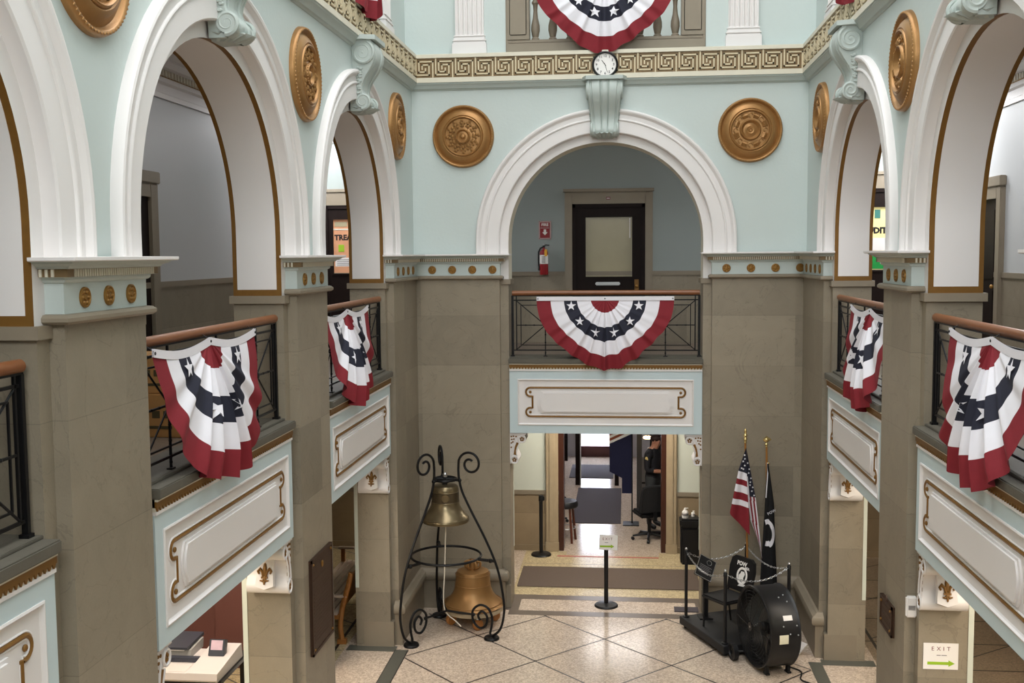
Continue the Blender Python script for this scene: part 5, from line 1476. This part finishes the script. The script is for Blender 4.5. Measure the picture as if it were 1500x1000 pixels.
for u, v in ((.55, .16), (.75, .22), (.5, .26), (.8, .31), (.6, .35), (.85, .4), (.65, .44), (.85, .48), (.5, .38)):
    p = far(u, v); star(b, (p[0], p[1] - .012, p[2]), .016)
b.build('stars', nf_, 0, recalc=False)
f2 = thing('flag', 'black flag with white lettering and round white emblem on a gold pole', 'flag', (1.925, 14.745, 0), 0, 'flags on floor poles')
b = MB(); b.lathe([(0, 0), (.12, 0), (.12, .02), (.06, .07), (.03, .12), (0, .12)], BR, 24); b.build('pole_base', f2)
b = MB(); b.tube([(.03, 0, .05), (-.015, 0, 2.46)], .0145, POLE, 10); b.build('pole', f2)
b = MB(); M = Matrix.Translation((-.018, 0, 0)); b.lathe([(.018, 2.44), (.018, 2.47), (.028, 2.48), (.012, 2.50), (0, 2.5)], BR, 12, M); b.sphere((-.018, 0, 2.54), .04, BR, 12, (1.1, .8, .9)); b.tube([(-.06, 0, 2.54), (-.018, -.01, 2.575), (.04, 0, 2.54)], [.012, .022, .012], BR); b.build('eagle_finial', f2)
def pow_(u, v):
    z = 2.22 - 1.80 * v; x0 = lerp([(0, -.01), (.3, -.03), (.9, -.085), (1, -.085)], v); x1 = lerp([(0, .01), (.3, .09), (.6, .115), (1, .155)], v)
    return (x0 + (x1 - x0) * u, -.03 - .03 * math.sin(PI * u) - .018 * math.sin(u * 9 + v * 2) * min(1, v * 2), z - .04 * (u > .5) * v)
b = MB(); b.grid(pow_, 16, 30, BLACKC); b.grid(lambda u, v: tuple(Vector(pow_(u, v)) + Vector((0, .07 * math.sin(PI * u) + .02, 0))), 16, 30, BLACKC); cl_ = b.build('cloth', f2, 60, recalc=False)
b = MB(); b.tube([(-.004, -.03, 2.23), (.0, -.05, 2.1), (-.012, -.05, 1.9), (-.02, -.045, 1.75)], .008, FWHITE, 6); b.sphere((.01, -.03, 2.22), .018, BR, 8); b.build('tie_cord', f2)
b = MB()
def onp(x, z, lift=.02):
    v = (2.22 - z) / 1.80; x0 = pow_(0, v)[0]; x1 = pow_(1, v)[0]; u = (x - x0) / (x1 - x0)
    return Vector(pow_(max(0, min(1, u)), v)) + Vector((0, -lift, 0))
for k in range(22):               # ring of the emblem follows the folds
    a0, a1 = R(-108 + k * 10), R(-108 + (k + 1) * 10)
    q = [(.0 + .10 * math.cos(a0), 1.27 + .19 * math.sin(a0)), (.0 + .10 * math.cos(a1), 1.27 + .19 * math.sin(a1)), (.0 + .06 * math.cos(a1), 1.27 + .12 * math.sin(a1)), (.0 + .06 * math.cos(a0), 1.27 + .12 * math.sin(a0))]
    b.face([onp(x, z) for x, z in q], FWHITE)
b.text('POW', .052, FWHITE, Matrix.Translation((.052, -.085, 1.56)) @ Matrix.Rotation(R(-30), 4, 'Y') @ FRONTX, .0006, bold=.0)
b.build('emblem', cl_, 0, recalc=False)

# ------------------------------------------------------------------ side hall on the left: partition, counter and copier
MAR = mat('maroon paint', (106, 66, 60), 0.6, var=.04)
b = MB(); b.box(LX, -3.6, 12.55, 12.65, 0, 3.36, MAR); b.box(-5.05, -3.6, 12.5, 12.56, 0.0, 3.36, MAR); struct(b.build('wall_partition', smooth=0))
b = MB(); b.tube([(-4.93, 12.53, .9), (-4.93, 12.53, 3.36)], .013, PAPER); o = b.build('wall_conduit'); tag(o, 'thin white conduit running up the maroon partition', 'conduit')
ct = thing('cabinet', 'low pale cabinet at the right end of the white copier', 'cabinet', (-3.82, 11.1, 0))
b = MB(); b.box(-.2, .28, -.25, .25, 0, .60, CREAM); b.build('carcass', ct, 0); b = MB(); b.box(-.22, .30, -.27, .27, .60, .64, PAPER, .008); b.build('cabinet_top', ct, 0)
OFFW = mat('copier plastic', (196, 188, 186), .45, var=.02)
DG = mat('charcoal plastic', (52, 54, 64), .4)
cp = thing('copier', 'white and charcoal tabletop copier with small tilted screen under the left balcony', 'copier', (-4.40, 10.1, .82), R(0))
b = MB()
b.prism([(0, 0), (-.012, .02), (0, .088), (.15, .10), (.40, .125), (.62, .15), (.70, .15), (.72, 0)], lambda a, c, w: (w, a, c), .0, .32, OFFW)
b.prism([(0, 0), (-.012, .02), (0, .085), (.24, .085), (.30, .07), (.72, .07), (.72, 0)], lambda a, c, w: (w, a, c), -.36, .0, OFFW)
b.build('copier_body', cp, 30)
b = MB(); b.box(-.36, -.30, .02, .30, .075, .10, DG); b.box(-.36, .0, .32, .40, .07, .115, DG, .006); b.box(-.28, -.03, .03, .22, .084, .089, mat('copier tray', (196, 188, 184), .5)); b.build('paper_tray', cp, 30)
GC = mat('grey copier', (150, 148, 146), .5)
b = MB(); b.prism([(.44, .07), (.78, .07), (.80, .17), (.46, .15)], lambda a, c, w: (w, a, c), -.44, -.14, GC); b.box(-.50, -.20, .42, .47, .150, .172, PAPER, .004); b.build('feeder', cp, 30)
b = MB(); b.prism([(.40, .172), (.86, .172), (.86, .205), (.40, .195)], lambda a, c, w: (w, a, c), -.52, -.16, DG); b.build('feeder_lid', cp, 30)
b = MB(); Ms = Matrix.Translation((.16, .42, .185)) @ Matrix.Rotation(R(-22), 4, 'X'); b.box(-.085, .085, -.02, .06, -.075, .10, DG, .006, M=Ms); shs = b.build('screen_housing', cp, 30)
SCR = mat('copier screen', (186, 160, 172), .3, var=.35, scale=9, emit=(206, 186, 196), estr=.12)
b = MB(); b.box(-.062, .062, -.023, -.02, -.01, .088, SCR, M=Ms); b.build('screen', shs, 0)
tb = thing('copier_table', 'dark table carrying the white copier', 'table', (-4.50, 10.5, 0))
b = MB(); b.box(-.48, .44, -.36, .50, .77, .82, BLACK, .006); b.build('tabletop', tb)
for x in (-.42, .38):
    for y in (-.30, .44):
        b = MB(); b.box(x - .03, x + .03, y - .03, y + .03, 0, .77, BLACK); b.build('leg', tb, 0)

# ------------------------------------------------------------------ the guard in the passage
SKIN = mat('skin', (176, 124, 100), .55, var=.05); UNI = mat('dark uniform shirt', (26, 26, 32), .8); TRO = mat('dark grey trousers', (52, 54, 56), .8); HAIR = mat('dark hair', (44, 26, 22), .6)
px, py = .565, 19.75
person = thing('person', 'person in dark uniform with shoulder badge, head bowed over joined hands', 'person', (px - .065, py, 0), R(62))
J = {}; verts = []; edges = []; rad = []
def jn(n, p, r_, par=None):
    J[n] = len(verts); verts.append(p); rad.append(r_)
    if par is not None: edges.append((J[par], J[n]))
jn('pelvis', (0, 0, .95), (.165, .13)); jn('waist', (0, .0, 1.08), (.155, .12), 'pelvis'); jn('chest', (0, .0, 1.28), (.175, .135), 'waist'); jn('shoulder', (0, .01, 1.42), (.13, .095), 'chest')
jn('neck', (0, -.02, 1.50), (.06, .06), 'shoulder'); jn('skull0', (0, -.06, 1.58), (.075, .085), 'neck'); jn('skull', (0, -.085, 1.66), (.08, .098), 'skull0'); jn('crown', (0, -.085, 1.735), (.055, .06), 'skull')
for s_, t_ in ((-1, 'l'), (1, 'r')):
    jn('sh' + t_, (s_ * .19, .01, 1.40), (.075, .075), 'shoulder'); jn('el' + t_, (s_ * .25, .0, 1.13), (.055, .055), 'sh' + t_); jn('wr' + t_, (s_ * .10, -.24, 1.10), (.036, .032), 'el' + t_); jn('pa' + t_, (s_ * .035, -.30, 1.10), (.042, .022), 'wr' + t_)
    jn('hip' + t_, (s_ * .10, 0, .88), (.105, .11), 'pelvis'); jn('kn' + t_, (s_ * .11, -.01, .50), (.072, .075), 'hip' + t_); jn('an' + t_, (s_ * .115, .02, .09), (.05, .05), 'kn' + t_); jn('to' + t_, (s_ * .13, -.14, .04), (.048, .036), 'an' + t_)
    for q in range(4): jn('f%d%s' % (q, t_), (s_ * .005, -.335 + .01 * abs(q - 1), 1.125 - .018 * q), (.010, .010), 'pa' + t_)
    jn('th' + t_, (s_ * .03, -.315, 1.145), (.011, .011), 'pa' + t_)
me = bpy.data.meshes.new('body'); me.from_pydata(verts, edges, [])
ob = bpy.data.objects.new('tmp', me); COL.objects.link(ob)
md = ob.modifiers.new('skin', 'SKIN')
for v, r_ in zip(me.skin_vertices[0].data, rad): v.radius = r_
me.skin_vertices[0].data[0].use_root = True
ob.modifiers.new('sub', 'SUBSURF').levels = 2
me2 = bpy.data.meshes.new_from_object(ob.evaluated_get(bpy.context.evaluated_depsgraph_get()))
bpy.data.objects.remove(ob)
for m in (UNI, TRO, SKIN, BLACK): me2.materials.append(m)
for p in me2.polygons:
    c = p.center; p.use_smooth = True
    hand = c.y < -.13 and 1.0 < c.z < 1.2
    p.material_index = 2 if (c.z > 1.50 or hand) else 3 if c.z < .1 else 1 if c.z < .98 else 0
body = bpy.data.objects.new('body', me2); COL.objects.link(body); body.parent = person
b = MB(); b.sphere((0, -.06, 1.69), .102, HAIR, 16, (.93, 1.05, .82)); b.build('hair', person)
b = MB(); b.sphere((0, -.18, 1.63), .018, SKIN, 8, (.8, 1, 1.2))
for s_ in (-1, 1): b.sphere((s_ * .032, -.168, 1.66), .011, INK, 8); b.sphere((s_ * .083, -.08, 1.64), .025, SKIN, 8, (.4, .7, 1.1))
b.box(-.022, .022, -.175, -.165, 1.592, 1.6, PINKINK); b.build('face', person)
for s_ in (-1, 1):
    b = MB(); b.sphere((s_ * .258, .0, 1.33), .042, mat('shoulder badge', (200, 176, 110), .6), 10, (.2, .8, 1.1)); b.build('shoulder_badge', person)
b = MB(); b.lathe([(.165, .97), (.172, .97), (.172, 1.02), (.165, 1.02)], BLACK, 24, Matrix.Diagonal((1.0, .82, 1, 1))); b.build('belt', person)
# ceiling lamp and machines at the guard's post
lp = thing('passage_lamp', 'glowing lamp on the equipment rack at the guard post inside the doorway', 'lamp', (.42, 20.85, 1.475))
b = MB(); b.lathe([(0, 0), (.07, .008), (.085, .03), (.07, .055), (0, .06)], mat('warm lamp glass', (255, 226, 170), .4, emit=(255, 214, 150), estr=7.0), 20); b.build('lamp_shade', lp)
b = MB(); b.tube([(0, 0, .06), (0, 0, .10), (0, .3, .10)], .012, STEEL); b.build('lamp_rod', lp)
ms_ = thing('screening_post', 'grey equipment rack with white fittings beside the guard', 'equipment rack', (.27, 21.2, 0))
b = MB(); b.box(-.05, .05, -.05, .05, 0, 1.6, mat('grey rack', (84, 84, 84), .5)); b.box(-.05, .6, -.02, .06, 1.55, 1.6, mat('grey rack', (84, 84, 84), .5)); b.build('upright', ms_, 0)
b = MB(); b.box(.05, .42, -.03, .03, .52, .56, BLACK); b.box(.05, .42, -.03, .03, .0, .52, GREYINK); b.box(.05, .16, -.04, .04, .56, 1.05, GREYINK); b.build('shelf', ms_, 0)
b = MB(); b.box(.16, .24, -.06, .0, 1.15, 1.25, PAPER); b.box(.18, .22, -.05, .0, .7, 1.15, BLACK); b.build('handset', ms_, 0)
b = MB(); b.box(.5, 1.8, 22.2, 22.3, 0, 3.3, mat('guard post wall', (46, 42, 40), .7)); trim(b, 0)
